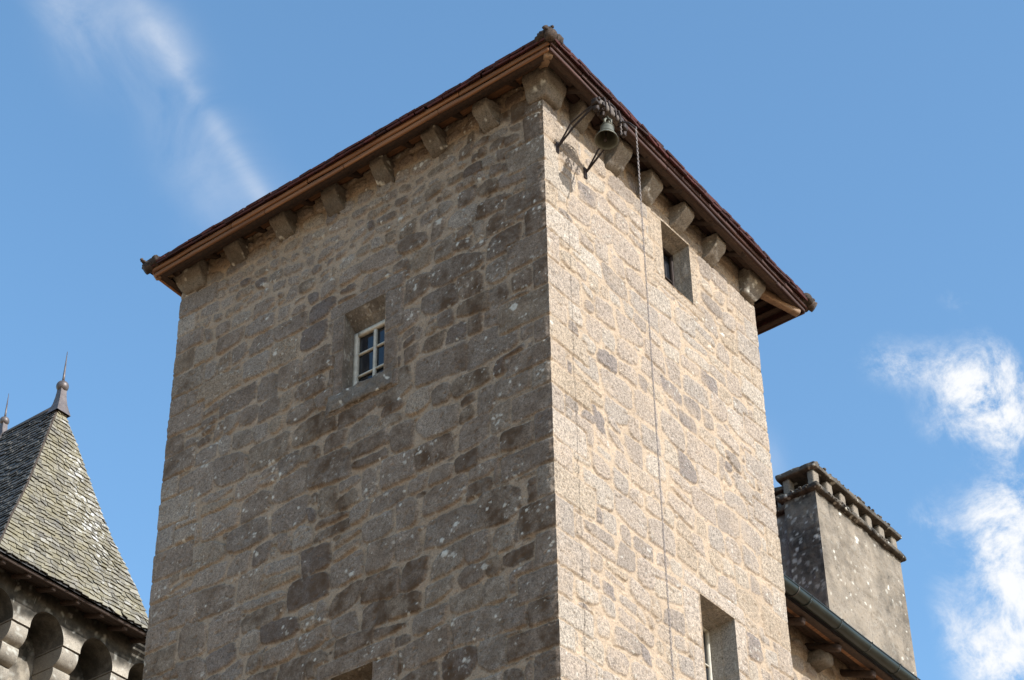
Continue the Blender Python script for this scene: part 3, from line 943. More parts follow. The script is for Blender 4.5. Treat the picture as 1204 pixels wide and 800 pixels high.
def build_roof():
    rg = random.Random(12)
    mb = MB()
    for p, q in ((RA_, RB_), (RB_, RC_), (RC_, RD_), (RD_, RA_)):
        tiles(mb, lambda t: roof_pt(p, t), lambda t: roof_pt(q, t), 32, .17, .018, rg, ragged=.020, lift=.014, wob=.020, rndf=lambda t, s, r: .1 + .85*r.random())
        for q_ in range(2):
            tiles(mb, lambda t: roof_pt(p, t*.05 + .004*q_) + Vector((0, 0, .022*q_)), lambda t: roof_pt(q, t*.05 + .004*q_) + Vector((0, 0, .022*q_)), 1, .18, .018, rg, ragged=.024, lift=.007, wob=.020)
        # the doubled first course, showing its underside
        tiles(mb, lambda t: roof_pt(p, t*.06) + Vector((0, 0, -.03)), lambda t: roof_pt(q, t*.06) + Vector((0, 0, -.03)), 1, .19, .018, rg, ragged=.020, lift=.002, wob=.010)
    # sheathing under the tiles
    V = [tuple(v + Vector((0, 0, -.025))) for v in (roof_pt(RA_, .025), roof_pt(RB_, .025), roof_pt(RC_, .025), roof_pt(RD_, .025))] + [tuple(APEX)]
    mb.add(V, np.array([(0, 1, 4), (1, 2, 4), (2, 3, 4), (3, 0, 4)]), None, False)
    roof = mb.build('roof', M_TILE, tower)
    # hip tiles with mossy ends
    mb = MB()
    for p in (RA_, RB_, RC_, RD_):
        for k in range(26):
            t0 = -.004 + k*.04; t1 = t0 + .05
            if t0 > .98: break
            c0, c1 = roof_pt(p, t0), roof_pt(p, min(t1, 1))
            lump = 1.0 + (.2 if k == 0 else 0)
            tube(mb, [c0 + Vector((0, 0, -.025 if k == 0 else .018)), c0.lerp(c1, .5) + Vector((0, 0, .004)), c1 + Vector((0, 0, .004))], [.058*lump, .062, .058], 12, A=(1, rg.uniform(.2, .9), 0, 0))
    hip = mb.build('hip_tile', M_MOSS, roof)
    # ragged moss on the corner tips
    mb = MB()
    for p in (RA_, RB_, RD_):
        out = (p - APEX); out.z = 0; out.normalize()
        for k in range(34):
            c = p + out*rg.uniform(-.22, .03) + Vector((rg.gauss(0, .03), rg.gauss(0, .03), rg.uniform(.0, .11)))
            r = rg.uniform(.012, .032)
            rblock(mb, tuple(c), (r*2, r*2, r*1.6), r*.9, r*.7, r*.5, 40, A=(1, rg.random(), 0, 0))
    for p in (RA_, RB_, RD_):
        inn = (APEX - p); inn.z = 0; inn.normalize()
        c = p + inn*.12 + Vector((0, 0, .03))
        rblock(mb, tuple(c), (.25, .24, .12), .055, .015, .024, 18, A=(1, .15, 0, 0))
    for p, q, n in ((RA_, RB_, 120), (RD_, RA_, 60)):
        for k in range(n):
            c = p.lerp(q, rg.random()) + Vector((0, 0, .045)); inn = (APEX - c); inn.z = 0; inn.normalize()
            c = c + inn*rg.uniform(.01, .10)
            r = rg.uniform(.006, .017)
            rblock(mb, tuple(c), (r*2.4, r*2.4, r*1.6), r*.8, r, r*.5, 40, A=(1, rg.random(), 0, 0))
    tag(mb.build('moss', M_MOSS, roof), kind='stuff')
    # eave boards on each side
    def inset(p, d, dz):
        i = Vector((1 if p.x < 2 else -1, 1 if p.y < 2.5 else -1, 0))*d
        return p + i + Vector((0, 0, dz))
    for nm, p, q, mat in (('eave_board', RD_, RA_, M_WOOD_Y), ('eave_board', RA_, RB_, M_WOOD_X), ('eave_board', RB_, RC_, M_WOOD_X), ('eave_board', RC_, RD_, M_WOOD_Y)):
        mb = MB()
        for dd, dz, hh in ((.055, -.045, .062), (.082, -.105, .056)):
            cuts = [0] + sorted(rg.uniform(.1, .9) for _ in range(3)) + [1]
            for k in range(len(cuts)-1):
                j = rg.uniform(-.007, .007); j2 = rg.uniform(-.007, .007)
                if k == 0: j = 0
                if k == len(cuts)-2: j2 = 0
                P0, Q0 = inset(p, dd, dz + j), inset(q, dd, dz + j2)
                beam(mb, P0.lerp(Q0, cuts[k]), P0.lerp(Q0, cuts[k+1] - .001), .026 + rg.uniform(0, .008), hh, amp=.005, step=.03, A=(1, rg.uniform(.35, .85), 0, 0))
        o = mb.build(nm, mat, tower)
    # soffit planking, sloping up to the wall head
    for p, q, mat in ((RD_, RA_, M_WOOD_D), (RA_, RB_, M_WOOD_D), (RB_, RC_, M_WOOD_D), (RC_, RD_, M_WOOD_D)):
        mb = MB()
        for k in range(5):
            d = .13 + k*.105; dz = -.115 + k*.085
            if k == 2: dz += .015
            beam(mb, inset(p, d, dz), inset(q, d, dz), .098, .02, up=(0, 0, 1), amp=.002, step=.08, A=(1, .3+.5*rg.random(), 0, 0))
        mb.build('soffit', mat, tower)
    # wall plates on the corbels
    for a, b, mat in (((-.10, -.1, 18.30), (-.10, 5.45, 18.24), M_WOOD_Y), ((-.1, -.10, 18.26), (4.3, -.10, 18.06), M_WOOD_X)):
        mb = MB()
        beam(mb, a, b, .11, .10, amp=.008, step=.05, r=.012, A=(1, .12, 0, 0))
        mb.build('wall_plate', mat, tower)
    # rafter feet
    for k, y in enumerate((.30, 1.08, 1.82, 2.60, 3.35, 4.10, 4.85)):
        mb = MB(); z = 18.25 - .1*y/5.5
        beam(mb, (.05, y, z+.10), (-.36 - .02*(k % 3), y + .01*(k % 2), z - .09), .085, .085, amp=.006, r=.014, step=.03, A=(1, .2 if k % 2 else .45, 0, 0))
        mb.build('rafter', M_WOOD_D, tower)
    for k, x in enumerate((.28, .95, 1.58, 2.2, 2.88, 3.55)):
        mb = MB(); z = 18.20 - .25*x/5
        beam(mb, (x, .05, z+.10), (x, -.33, z - .10), .085, .085, amp=.006, r=.014, step=.03, A=(1, .25, 0, 0))
        mb.build('rafter', M_WOOD_D, tower)
    for a, b in (((0, .02, 18.35), (-.37, -.37, 18.10)), ((4.10, .02, 17.95), (4.82, -.27, 17.83)), ((.0, 5.4, 18.26), (-.37, 5.5, 18.02))):
        mb = MB()
        beam(mb, a, b, .10, .11, amp=.007, r=.018, step=.03, A=(1, .8, 0, 0))
        mb.build('rafter', plain_mat('hip_rafter_timber', (.10, .065, .04), (.24, .16, .10), 20, .8), tower)
build_roof()

# ------------------------------------------------------------------ bell, its bracket and chain
BX, BD, BZ = .455, .52, 17.555
def build_bell():
    br = thing('bell_bracket', (.49, 0, 17.36), 'rusty iron wall bracket with two bent arms and a wooden headstock under the sunlit eave', 'bracket')
    for ax in (.234, .75):
        mb = MB()
        hx = ax
        a = Vector((ax, -.005, 17.364)); k = Vector((ax + (.0), -.19, 17.61)); h = Vector((hx, -.53, 17.72))
        pts = [a, a.lerp(k, .5) + Vector((0, -.004, 0)), k, k.lerp(h, .5) + Vector((0, 0, .012)), h]
        for i in range(4): beam(mb, pts[i], pts[i+1], .022, .012, up=(1, 0, 0), r=.004, amp=.002, step=.03)
        lo = [Vector((ax+.012, -.01, 17.385)), Vector((ax+.006, -.22, 17.545)), Vector((hx, -.50, 17.685))]
        for i in range(2): beam(mb, lo[i], lo[i+1], .026, .014, up=(1, 0, 0), r=.005, amp=.002, step=.03)
        beam(mb, (ax, -.004, 17.29), (ax, -.004, 17.44), .05, .02, up=(0, 1, 0), r=.005, amp=.003, step=.02)
        # bearing block at the head
        rblock(mb, (hx, -.53, 17.735), (.075, .09, .085), .02, .015, .008, 20)
        rblock(mb, (hx+.02, -.52, 17.67), (.05, .06, .09), .02, .015, .008, 20)
        mb.build('arm', M_IRON, br)
    mb = MB()
    rblock(mb, (.49, -.525, 17.765), (.42, .085, .085), .02, .02, .01, 12, A=(1, .6, 0, 0))
    rblock(mb, (.49, -.525, 17.83), (.22, .07, .06), .02, .02, .01, 12, A=(1, .8, 0, 0))
    mb.build('headstock', plain_mat('grey_headstock_timber', (.03, .025, .022), (.14, .115, .095), 18, .85), br)
    mb = MB()
    for x in (.36, .44, .55, .63):
        tube(mb, [(x, -.578, 17.66), (x, -.58, 17.78), (x, -.56, 17.875), (x, -.525, 17.885), (x, -.49, 17.875), (x, -.47, 17.78), (x, -.472, 17.66)], .010, 6)
    tube(mb, [(.24, -.525, 17.77), (.74, -.525, 17.77)], .018, 8)
    tube(mb, [Vector((.55 + .13*math.cos(t), -.535, 17.80 + .12*math.sin(t))) for t in np.linspace(0, math.pi, 12)], .009, 6)
    rgb = random.Random(2)
    for k in range(9):
        c = (rgb.uniform(.22, .40) if k < 6 else rgb.uniform(.62, .74), -.535 + rgb.uniform(-.04, .04), rgb.uniform(17.68, 17.82))
        rblock(mb, c, (rgb.uniform(.03, .06), .05, rgb.uniform(.03, .07)), .012, .012, .008, 25)
    # crank lever and a short loose chain end
    tube(mb, [(.64, -.54, 17.70), (.60, -.62, 17.66), (.52, -.76, 17.50), (.437, -.885, 17.30)], .010, 8)
    mb.build('strap', M_IRON, br)
    bell = thing('bell', (BX, -BD, BZ), 'small green bronze bell hanging mouth down from the wooden headstock', 'bell')
    mb = MB()
    prof = [(.0, .0), (.05, -.003), (.088, -.014), (.104, -.036), (.110, -.07), (.116, -.12), (.124, -.17), (.136, -.215), (.155, -.255), (.178, -.29), (.196, -.318), (.202, -.333), (.198, -.340),
            (.186, -.334), (.168, -.30), (.140, -.25), (.118, -.19), (.104, -.12), (.095, -.05), (.06, -.025), (.0, -.02)]
    prof = [(r*.64, z*.80) for r, z in prof]
    lathe(mb, prof, (BX, -BD, BZ), 48, axis=(.22, .06, 1))
    for zz in (-.055, -.24):
        r = .113*.64 if zz > -.1 else .150*.64
        ax = Vector((.22, .06, 1)).normalized()
        cc = Vector((BX, -BD, BZ)) + ax*zz*.80
        e1 = ax.orthogonal().normalized(); e2 = ax.cross(e1)
        tube(mb, [cc + r*(math.cos(t)*e1 + math.sin(t)*e2) for t in np.linspace(0, 2*math.pi, 40, endpoint=False)], .0045, 6, True)
    mb.build('body', M_BRONZE, bell)
    mb = MB()
    for s in (-1, 1):
        tube(mb, [(BX + .045*s, -BD, BZ - .01), (BX + .05*s, -BD, BZ + .05), (BX + .02*s, -BD, BZ + .085), (BX, -BD, BZ + .095)], .014, 8)
        tube(mb, [(BX, -BD + .045*s, BZ - .01), (BX, -BD + .05*s, BZ + .05), (BX, -BD + .02*s, BZ + .085), (BX, -BD, BZ + .13)], .014, 8)
    mb.build('crown', M_BRONZE, bell)
    mb = MB()
    tube(mb, [(BX - .02, -BD, BZ - .04), (BX - .04, -BD, BZ - .15), (BX - .055, -BD, BZ - .25)], [.006, .007, .008], 8)
    lathe(mb, [(0, .02), (.014, .016), (.02, 0), (.014, -.016), (0, -.02)], (BX - .055, -BD, BZ - .25), 16)
    mb.build('clapper', M_IRON, bell)
    # chain
    def chain(top, length, name, label, link_len=.040):
        mb = MB(); n = int(length/(link_len*.74)); z = top[2]
        for k in range(n):
            a = k % 2
            cz = z - k*link_len*.74
            pts = []
            for t in np.linspace(0, 2*math.pi, 10, endpoint=False):
                u, v = math.cos(t)*.0085, math.sin(t)*link_len/2
                pts.append((top[0] + (u if a else 0)*.8, top[1] + (0 if a else u), cz + v) if True else None)
            tube(mb, pts, .0030, 5, True, A=(1, .3 + .4*((k*7) % 5)/5, 0, 0))
        o = mb.build(name, M_CHAIN, None, top)
        tag(o, label, 'chain')
    chain((.430, -.895, 17.275), 11.8, 'chain', 'long thin bell chain hanging down in front of the sunlit wall')
    chain((.62, -.585, 17.70), .22, 'chain', 'short loose chain end dangling right beside the bell headstock')
build_bell()

# ------------------------------------------------------------------ wing of the house on the right, with gutter and chimney
wing = thing('house_wing', (9.0, 1.5, 0), 'lower stone house wing with dark green gutter and broad old chimney', 'house')
def build_wing():
    rg = random.Random(41)
    X0, X1, YW = TX + .02, 14.0, 1.55
    us = np.arange(X0, X1, .025); zs = np.arange(12.6, 15.3, .025)
    H, A, keep, sn = rubble(us, zs, 93, [], [], lambda u, z, r: r.uniform(.16, .3), lambda u, z, h, r: h*r.uniform(1.1, 2.2), lambda u, z, r: r.uniform(.01, .02), 30, .02, lambda u, z: .55 + 0*u)
    UU, ZZ = np.meshgrid(us, zs)
    mb = MB().add(np.stack([UU, YW - H, ZZ], -1), grid_faces(len(zs), len(us), keep, False), A.reshape(-1, 4))
    T = np.linspace(X0, X1, 120); Zl = np.linspace(-.1, 12.6, 120); UU, ZZ = np.meshgrid(T, Zl)
    a = np.stack([sstep(-.2, .1, fbm2(UU, ZZ, 3, 2, 5)), .5+.5*fbm2(UU, ZZ, 2, 2, 6), 0*UU, .3+0*UU], -1)
    mb.add(np.stack([UU, YW + 0*UU, ZZ], -1), grid_faces(120, 120), a.reshape(-1, 4))
    for p, q in (((X1-.03, YW), (X1-.03, 8.5)), ((X0, 8.5), (X1, 8.5))):
        V = [(p[0], p[1], -.1), (q[0], q[1], -.1), (q[0], q[1], 15.2), (p[0], p[1], 15.2)]
        mb.add(V, np.array([(0, 1, 2, 3)]), None, False)
    mb.build('wall', M_RUBBLE_S, wing)
    mb = MB()
    e0, e1 = Vector((X0, 1.0, 15.10)), Vector((X1, 1.0, 15.10))
    r0, r1 = Vector((X0, 5.0, 18.6)), Vector((X1, 5.0, 18.6))
    b0, b1 = Vector((X0, 9.0, 15.1)), Vector((X1, 9.0, 15.1))
    tiles(mb, lambda t: e0.lerp(r0, t), lambda t: e1.lerp(r1, t), 40, .2, .018, rg, rndf=lambda t, s, r: .2+.6*r.random())
    tiles(mb, lambda t: b1.lerp(r1, t), lambda t: b0.lerp(r0, t), 24, .3, .018, rg, rndf=lambda t, s, r: .2+.6*r.random())
    dz = Vector((0, 0, -.03))
    V = [tuple(v + dz) for v in (e0, e1, r1, r0, b0, b1)]
    mb.add(V, np.array([(0, 1, 2, 3), (3, 2, 5, 4)]), None, False)
    roof = mb.build('roof', M_TILE, wing)
    # gutter: half round with rolled front lip
    gc = Vector((0, .965, 15.04)); R = .088
    def ring(x, R, a0=math.pi, a1=2*math.pi, n=16):
        return [(x, gc.y + R*math.cos(a), gc.z + R*math.sin(a)) for a in np.linspace(a0, a1, n)]
    mb = MB()
    xs = np.linspace(X0, X1 + .1, 60)
    P = np.array([ring(x, R) for x in xs]); P2 = np.array([ring(x, R-.006) for x in xs])
    sag = .004*np.sin(xs*2.2)
    P[..., 2] += sag[:, None]; P2[..., 2] += sag[:, None]
    mb.add(P, grid_faces(len(xs), 16, None, False)); mb.add(P2, grid_faces(len(xs), 16, None, True))
    tube(mb, [(x, gc.y - R, gc.z + .004 + s) for x, s in zip(xs, sag)], .010, 8)
    gut = mb.build('gutter', M_GUTTER, wing)
    for x in np.arange(5.05, X1, .72):
        mb = MB()
        for i in range(15):
            a, b = ring(x, R + .004)[i], ring(x, R + .004)[i+1]
            beam(mb, a, b, .026, .005, up=(a[0]*0, gc.y - a[1], gc.z - a[2]), r=.001, amp=0, step=.03)
        tube(mb, [(x, gc.y - R - .012, gc.z + .012), (x, gc.y - R - .016, gc.z - .01)], .007, 6)
        mb.build('gutter_bracket', M_GUTTER, gut)
    for x in (6.2, 9.1, 12.0):
        mb = MB()
        tube(mb, ring(x, R + .003), .006, 6, caps=True)
        mb.build('joint_band', M_LEAD, gut)
    # boards and rafters under the eave
    for k, (y, z) in enumerate(((1.10, 14.94), (1.20, 15.0), (1.31, 15.06), (1.43, 15.12))):
        mb = MB(); beam(mb, (X0, y, z), (X1, y, z), .10, .02, amp=.002, step=.12, A=(1, .5 + .3*(k % 2), 0, 0))
        mb.build('soffit_board', M_WOOD_Y if k == 1 else M_WOOD_D, wing)
    for k, x in enumerate(np.arange(4.95, X1 - .2, .85)):
        mb = MB(); beam(mb, (x, 1.6, 15.05), (x, 1.10, 14.86), .10, .09, amp=.01, r=.03, step=.03, A=(1, .5, 0, 0))
        mb.build('rafter', M_WOOD_D, wing)
    for k, x in enumerate((5.9, 7.6, 9.3, 11.0)):
        mb = MB(); rblock(mb, (x, 1.46, 14.86), (.30, .30, .20), .07, .03, .012, 8, A=(1, .3, 0, .6))
        mb.build('corbel', M_CORBEL, wing)

    # chimney
    def stack(x0, x1, y0, y1, zb, zt, seed, front_dirt, side_dark, pillars, side_pillars, label, cap=True):
        mb = MB(); st = .022
        def face(org, du, nu_len, nrm, dirt_shade, flip, sd, lich):
            u = np.linspace(0, nu_len, max(6, int(nu_len/st))); z = np.linspace(zb, zt, int((zt-zb)/st))
            UU, ZZ = np.meshgrid(u, z)
            h = .016*fbm2(UU, ZZ, 3, 4, sd) + .016*fbm2(UU, ZZ, 14, 4, sd+1, .65)
            edge = np.minimum(UU, nu_len-UU); k = 1 - np.exp(-(edge/.03)**2); h = h*k
            P = np.array(org)[None, None] + UU[..., None]*np.array(du) + h[..., None]*np.array(nrm)
            P[..., 2] = ZZ
            dd = np.clip(dirt_shade + .9*fbm2(UU, ZZ, 1.6, 5, sd+2, .65) + .8*np.exp(-((zt-ZZ)/.12)) - .1, 0, 1)
            li = lich*sstep(.40, .50, fbm2(UU, ZZ, 13, 2, sd+5))*sstep(-.2, .3, fbm2(UU, ZZ, 2.3, 2, sd+8))*.25
            rs = np.random.RandomState(sd)
            for _k in range(int(lich*150)):
                pu, pz, pr = rs.uniform(0, nu_len), rs.uniform(zb, zt), .022*rs.lognormal(-.2, .5)
                q = np.hypot(UU-pu, ZZ-pz)/pr + .4*fbm2(UU, ZZ, 45, 2, sd+9)
                li = np.maximum(li, sstep(1.1, .8, q)*rs.uniform(.3, 1))
            r = .5 + .6*fbm2(UU, ZZ, 1.7, 4, sd+6)
            m = sstep(-.35, .15, fbm2(UU, ZZ, 5, 3, sd+7))
            wv = .03*fbm2(UU, ZZ, 3, 3, sd+12); row = np.floor((ZZ+wv)/.27)
            jz = np.abs(((ZZ+wv)/.27) % 1 - .5)*.27; ju = np.abs(((UU+wv+row*.173)/.46) % 1 - .5)*.46
            jn = np.maximum(sstep(.118, .135, jz), sstep(.213, .230, ju))*sstep(-.25, .2, fbm2(UU, ZZ, 2.1, 3, sd+14))
            P = P - (.010*jn*k)[..., None]*np.array(nrm); dd = np.clip(dd + .25*jn, 0, 1); r = r + .25*np.sin(row*7.3 + np.floor((UU+wv+row*.173)/.46)*5.1)
            a = np.stack([m, np.clip(r, 0, 1), li, dd], -1)
            mb.add(P, grid_faces(*UU.shape, None, flip), a.reshape(-1, 4))
        w, d = x1-x0, y1-y0
        face((x0, y0, 0), (1, 0, 0), w, (0, -1, 0), front_dirt, False, seed, .5)
        face((x0, y0, 0), (0, 1, 0), d, (-1, 0, 0), side_dark, True, seed+50, .9)  # side faces take their own overall darkness, apart from the front
        face((x1, y0, 0), (0, 1, 0), d, (1, 0, 0), side_dark, False, seed+70, .9)
        face((x0, y1, 0), (1, 0, 0), w, (0, 1, 0), .5, True, seed+90, .5)
        ch = mb.build('chimney', M_CHIM, wing)
        if label: ch['label'] = label
        mb = MB()
        rblock(mb, ((x0+x1)/2, (y0+y1)/2, zt + .045), (w+.16, d+.16, .075), .02, .022, .014, 12, A=(1, .3, 0, .95), lichen=.1)
        for k in range(45):
            c = (rg.uniform(x0-.08, x1+.08), y0-.075, zt + rg.uniform(.02, .07)) if rg.random() < .7 else (x0-.075, rg.uniform(y0-.08, y1+.08), zt + rg.uniform(.02, .07))
            r = rg.uniform(.010, .026); rblock(mb, c, (r*2, r*2, r*1.5), r*.9, r*.7, r*.4, 30, A=(1, rg.random(), 0, .9), lichen=.2)
        mb.build('ledge', M_CHIM, ch)
        ph = .275
        for i in range(pillars):
            x = x0 + .09 + (w-.18)*i/(pillars-1)
            for y in (y0+.06, y1-.06):
                mb = MB(); rblock(mb, (x, y, zt+.09+ph/2), (.15, .11, ph), .012, .03, .006, 10, A=(1, rg.uniform(.3, .7), 0, .15))
                mb.build('pillar', M_CHIM, ch)
        for i in range(side_pillars):
            y = y0 + .06 + (d-.12)*(i+1)/(side_pillars+1)
            mb = MB(); rblock(mb, (x0+.09, y, zt+.09+ph/2), (.13, .12, ph), .012, .03, .006, 10, A=(1, .4, 0, .25)); mb.build('pillar', M_CHIM, ch)
        mb = MB()
        rblock(mb, ((x0+x1)/2, (y0+y1)/2, zt+.09+ph+.045), (w+.10, d+.12, .075), .012, .022, .012, 9, A=(1, .2, 0, .85), lichen=.1)
        for k in range(30):
            c = (rg.uniform(x0, x1), y0-.05, zt+.09+ph+.09); r = rg.uniform(.012, .025)
            rblock(mb, c, (r*2, r*2, r*1.4), r*.9, r*.7, r*.4, 30, A=(1, rg.random(), 0, .9))
        mb.build('cap_slab', M_CHIM, ch)
    stack(9.08, 11.50, 2.0, 2.52, 15.6, 18.42, 301, .25, .72, 7, 0, 'broad grey chimney with a pillared stone cap')
    stack(9.17, 10.6, 2.57, 3.2, 15.6, 18.30, 401, .3, .05, 4, 1, 'second chimney close behind the broad one')
build_wing()

# ------------------------------------------------------------------ slate-roofed turret behind, on the left
TUR_BASE, TUR_SCALE = (2.0, 10.5, 0), 1.35
turret = thing('slate_turret', TUR_BASE, 'slate-roofed turret with arched stone corbels and a spiked finial, left of the tower', 'turret')
def build_turret():
    rg = random.Random(55)
    XC, YE = 1.95, 9.0
    PROF = [(0, 16.05), (.05, 16.22), (.12, 16.46), (.2, 16.74), (.3, 17.02), (.4, 17.30), (.5, 17.62), (.6, 17.98), (.7, 18.35), (.8, 18.73), (.9, 19.08), (1.0, 19.42)]
    pt = np.array(PROF)
    zf = lambda t: float(np.interp(t, pt[:, 0], pt[:, 1]))
    YR0, YR1, YB = 9.87, 11.06, 11.95
    xl = lambda t: XC - 1.345*(1-t); xr = lambda t: XC + 1.375*(1-t)
    FL = lambda t: Vector((xl(t), YE + (YR0-YE)*t, zf(t)))
    FR = lambda t: Vector((xr(t), YE + (YR0-YE)*t, zf(t)))
    BL = lambda t: Vector((xl(t), YB + (YR1-YB)*t, zf(t)))
    BR = lambda t: Vector((xr(t), YB + (YR1-YB)*t, zf(t)))
    # uniform rows along the slope
    ts = np.linspace(0, 1, 400); zz = np.array([zf(t) for t in ts]); yy = .87*ts
    arc = np.concatenate([[0], np.cumsum(np.hypot(np.diff(zz), np.diff(yy)))]); arc /= arc[-1]
    t_of = lambda s: float(np.interp(s, arc, ts))
    mb = MB()
    rows = 46
    kw = dict(width=.12, th=.008, rg=rg, over=.5, ragged=.026, lift=.018, t_of=t_of)
    lich = lambda t, s: float(np.clip(.12 + .85*math.exp(-((s-.78)/.25)**2)*math.exp(-((t-.5)/.35)**2), 0, 1))
    rnf = lambda t, s, r: min(1, max(0, r.betavariate(2.2, 2) + (.15 if s > .5 and t > .3 else 0)))
    tiles(mb, FL, FR, rows, lich=lich, rndf=rnf, dirt_shade=0.0, **kw)
    tiles(mb, BL, FL, rows, lich=.05, rndf=lambda t, s, r: r.betavariate(2, 3), dirt_shade=.75, green=.3, **kw)  # side turned from the sun: its shade is painted into the slates
    kw['width'] = .14
    tiles(mb, BR, BL, 40, lich=.2, rndf=rnf, dirt_shade=.2, **kw)
    tiles(mb, FR, BR, 40, lich=.3, rndf=rnf, dirt_shade=.1, **kw)
    tt = [t_of(s) for s in np.linspace(0, 1, 24)]
    for a, b in ((FL, FR), (BL, FL), (BR, BL), (FR, BR)):
        V = [tuple(f(t) - Vector((0, 0, .012))) for t in tt for f in (a, b)]
        mb.add(V, np.array([(2*i, 2*i+1, 2*i+3, 2*i+2) for i in range(len(tt)-1)]), (0, .1, 0, .9), False)
    roof = mb.build('roof', M_SLATE, turret)
    # lead caps, balls and spikes at both ends of the short ridge
    for y, s in ((YR0, 1.0), (YR1, .8)):
        mb = MB()
        zb = 19.40
        prof = [(.125*s, -.16), (.10*s, -.07), (.076*s, .02*s), (.060*s, .13*s), (.052*s, .22*s), (.05*s, .27*s), (.0, .275*s)]
        V, F = [], []
        for (r, z) in prof:
            for k in range(4):
                V.append((XC + r*(-1, 1, 1, -1)[k], y + r*.9*(-1, -1, 1, 1)[k], zb + z))
        for i in range(len(prof)-1):
            for k in range(4): F.append((4*i+k, 4*i+(k+1) % 4, 4*i+4+(k+1) % 4, 4*i+4+k))
        mb.add(V, np.array(F), None, False)
        bz = zb + .27*s + .065*s
        lathe(mb, [(.0, -.078*s), (.03*s, -.074*s)] + [(.09*s*math.sin(a), -.09*s*math.cos(a)) for a in np.linspace(.5, 2.7, 12)] + [(.03*s, .078*s), (0, .082*s)], (XC, y, bz), 24)
        tube(mb, [(XC, y, bz+.07*s), (XC, y, bz+.20*s), (XC, y, bz+.62*s)], [.021*s, .017*s, .004*s], 10)
        f = mb.build('finial', M_LEAD, roof)
    mb = MB(); tube(mb, [(XC, YR0, 19.425), (XC, YR1, 19.425)], .03, 8); mb.build('ridge_roll', M_LEAD, roof)
    mb = MB(); tube(mb, [tuple(FL(t)+Vector((0, 0, .012))) for t in np.linspace(0, .97, 30)], .012, 6, A=(1, .6, 0, 0)); mb.build('hip_roll', M_MOSS, roof)
    # eave: fascia, rafters
    mb = MB()
    beam(mb, (xl(0)+.04, YE+.05, 16.015), (xr(0)+.6, YE+.05, 16.015), .03, .05, amp=.004, step=.04, A=(1, .3, 0, 0))
    for y, z in ((YE+.12, 16.02), (YE+.22, 16.06), (YE+.32, 16.10), (YE+.41, 16.14)): beam(mb, (xl(0)+.05, y, z), (xr(0)+.6, y, z), .09, .02, step=.1, A=(1, .15, 0, 0))
    mb.build('eave_board', M_WOOD_D, turret)
    for x in np.arange(.8, 3.6, .42):
        mb = MB(); beam(mb, (x, YE+.07, 15.98), (x, YE+.5, 16.12), .07, .07, amp=.006, r=.015, step=.03, A=(1, .4, 0, 0)); mb.build('rafter', M_WOOD_D, turret)
    # parapet on arches
    YW, DEP = 9.40, .55
    ZS, ZC = 15.513, 16.35
    mb = MB()
    bays = [(.74-.86, .57), (.74, .57), (1.600, .57), (2.465, .57), (3.315, .57)]
    xs_edges = []
    def strip(xa, xb, z0, z1, A):
        n = max(2, int((xb-xa)/.03)); m = max(2, int((z1-z0)/.03))
        x = np.linspace(xa, xb, n); z = np.linspace(z0, z1, m); X, Z = np.meshgrid(x, z)
        h = .006*fbm2(X, Z, 9, 3, 66)
        li = .35*sstep(.40, .55, fbm2(X, Z, 13, 2, 67)); d = np.clip(sstep(15.56, 15.80, Z + .1*fbm2(X, Z, 3, 3, 68))*1.3 + .06, 0, 1)  # towards the top: dark lichen and painted eave shade
        jt = np.minimum(np.abs((X*1.9) % 1 - .5)*2/1.9, 1)
        a = np.stack([1 - .7*np.exp(-((Z-15.80)/.006)**2), np.clip(.75+.5*fbm2(X, Z, 2, 3, 69)-.95*d, 0, 1), li, d], -1)
        mb.add(np.stack([X, YW - h, Z], -1), grid_faces(m, n), a.reshape(-1, 4))
    NA = 24
    prev = -1.2
    for (x0, w) in bays:
        strip(prev, x0, ZS, ZC, None) if x0 > prev else None
        R = w/2; xc = x0 + R
        ang = np.linspace(math.pi, 0, NA)
        ax_, az_ = xc + R*np.cos(ang), ZS + .02 + R*1.12*np.sin(ang)
        m = 14
        T = np.linspace(0, 1, m)[:, None]
        X = np.repeat(ax_[None], m, 0); Z = az_[None]*(1-T) + ZC*T
        X[1:] = X[1:]
        h = .006*fbm2(X, Z, 9, 3, 66)
        d = np.clip(sstep(15.56, 15.80, Z + .1*fbm2(X, Z, 3, 3, 68))*1.3 + .06, 0, 1)  # dark lichen and painted eave shade above the arch too
        a = np.stack([1+0*X, np.clip(.75+.5*fbm2(X, Z, 2, 3, 69)-.95*d, 0, 1), .35*sstep(.40, .55, fbm2(X, Z, 13, 2, 67)), d], -1)
        mb.add(np.stack([X, YW - h, Z], -1), grid_faces(m, NA), a.reshape(-1, 4))
        # arch soffit and jamb sides
        cx = np.concatenate([[x0]*3, ax_[1:-1], [x0+w]*3]); cz = np.concatenate([[14.6, 15.0, ZS+.02], az_[1:-1], [ZS+.02, 15.0, 14.6]])
        sel = slice(2, len(cx)-2)
        cx, cz = cx[sel], cz[sel]
        k = 10; D = np.linspace(0, DEP, k)
        Xs = np.repeat(cx[None], k, 0); Zs_ = np.repeat(cz[None], k, 0); Ys = YW + np.repeat(D[:, None], len(cx), 1)
        hh = .01*fbm2(Xs*2+Zs_, Ys*2, 6, 3, 71)
        a = np.stack([1+0*Xs, np.clip(.12+.5*fbm2(Xs+Zs_, Ys, 4, 3, 72), 0, 1), 0*Xs, .75+0*Xs], -1)  # shade inside the arch is darkened into the stone colour
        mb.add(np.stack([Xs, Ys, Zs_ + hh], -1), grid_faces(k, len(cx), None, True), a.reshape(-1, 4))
        prev = x0 + w
    strip(prev, 4.3, ZS, ZC, None)
    # leg undersides
    ed = [(-1.2, bays[0][0])] + [(bays[i][0]+bays[i][1], bays[i+1][0]) for i in range(len(bays)-1)] + [(bays[-1][0]+bays[-1][1], 4.3)]
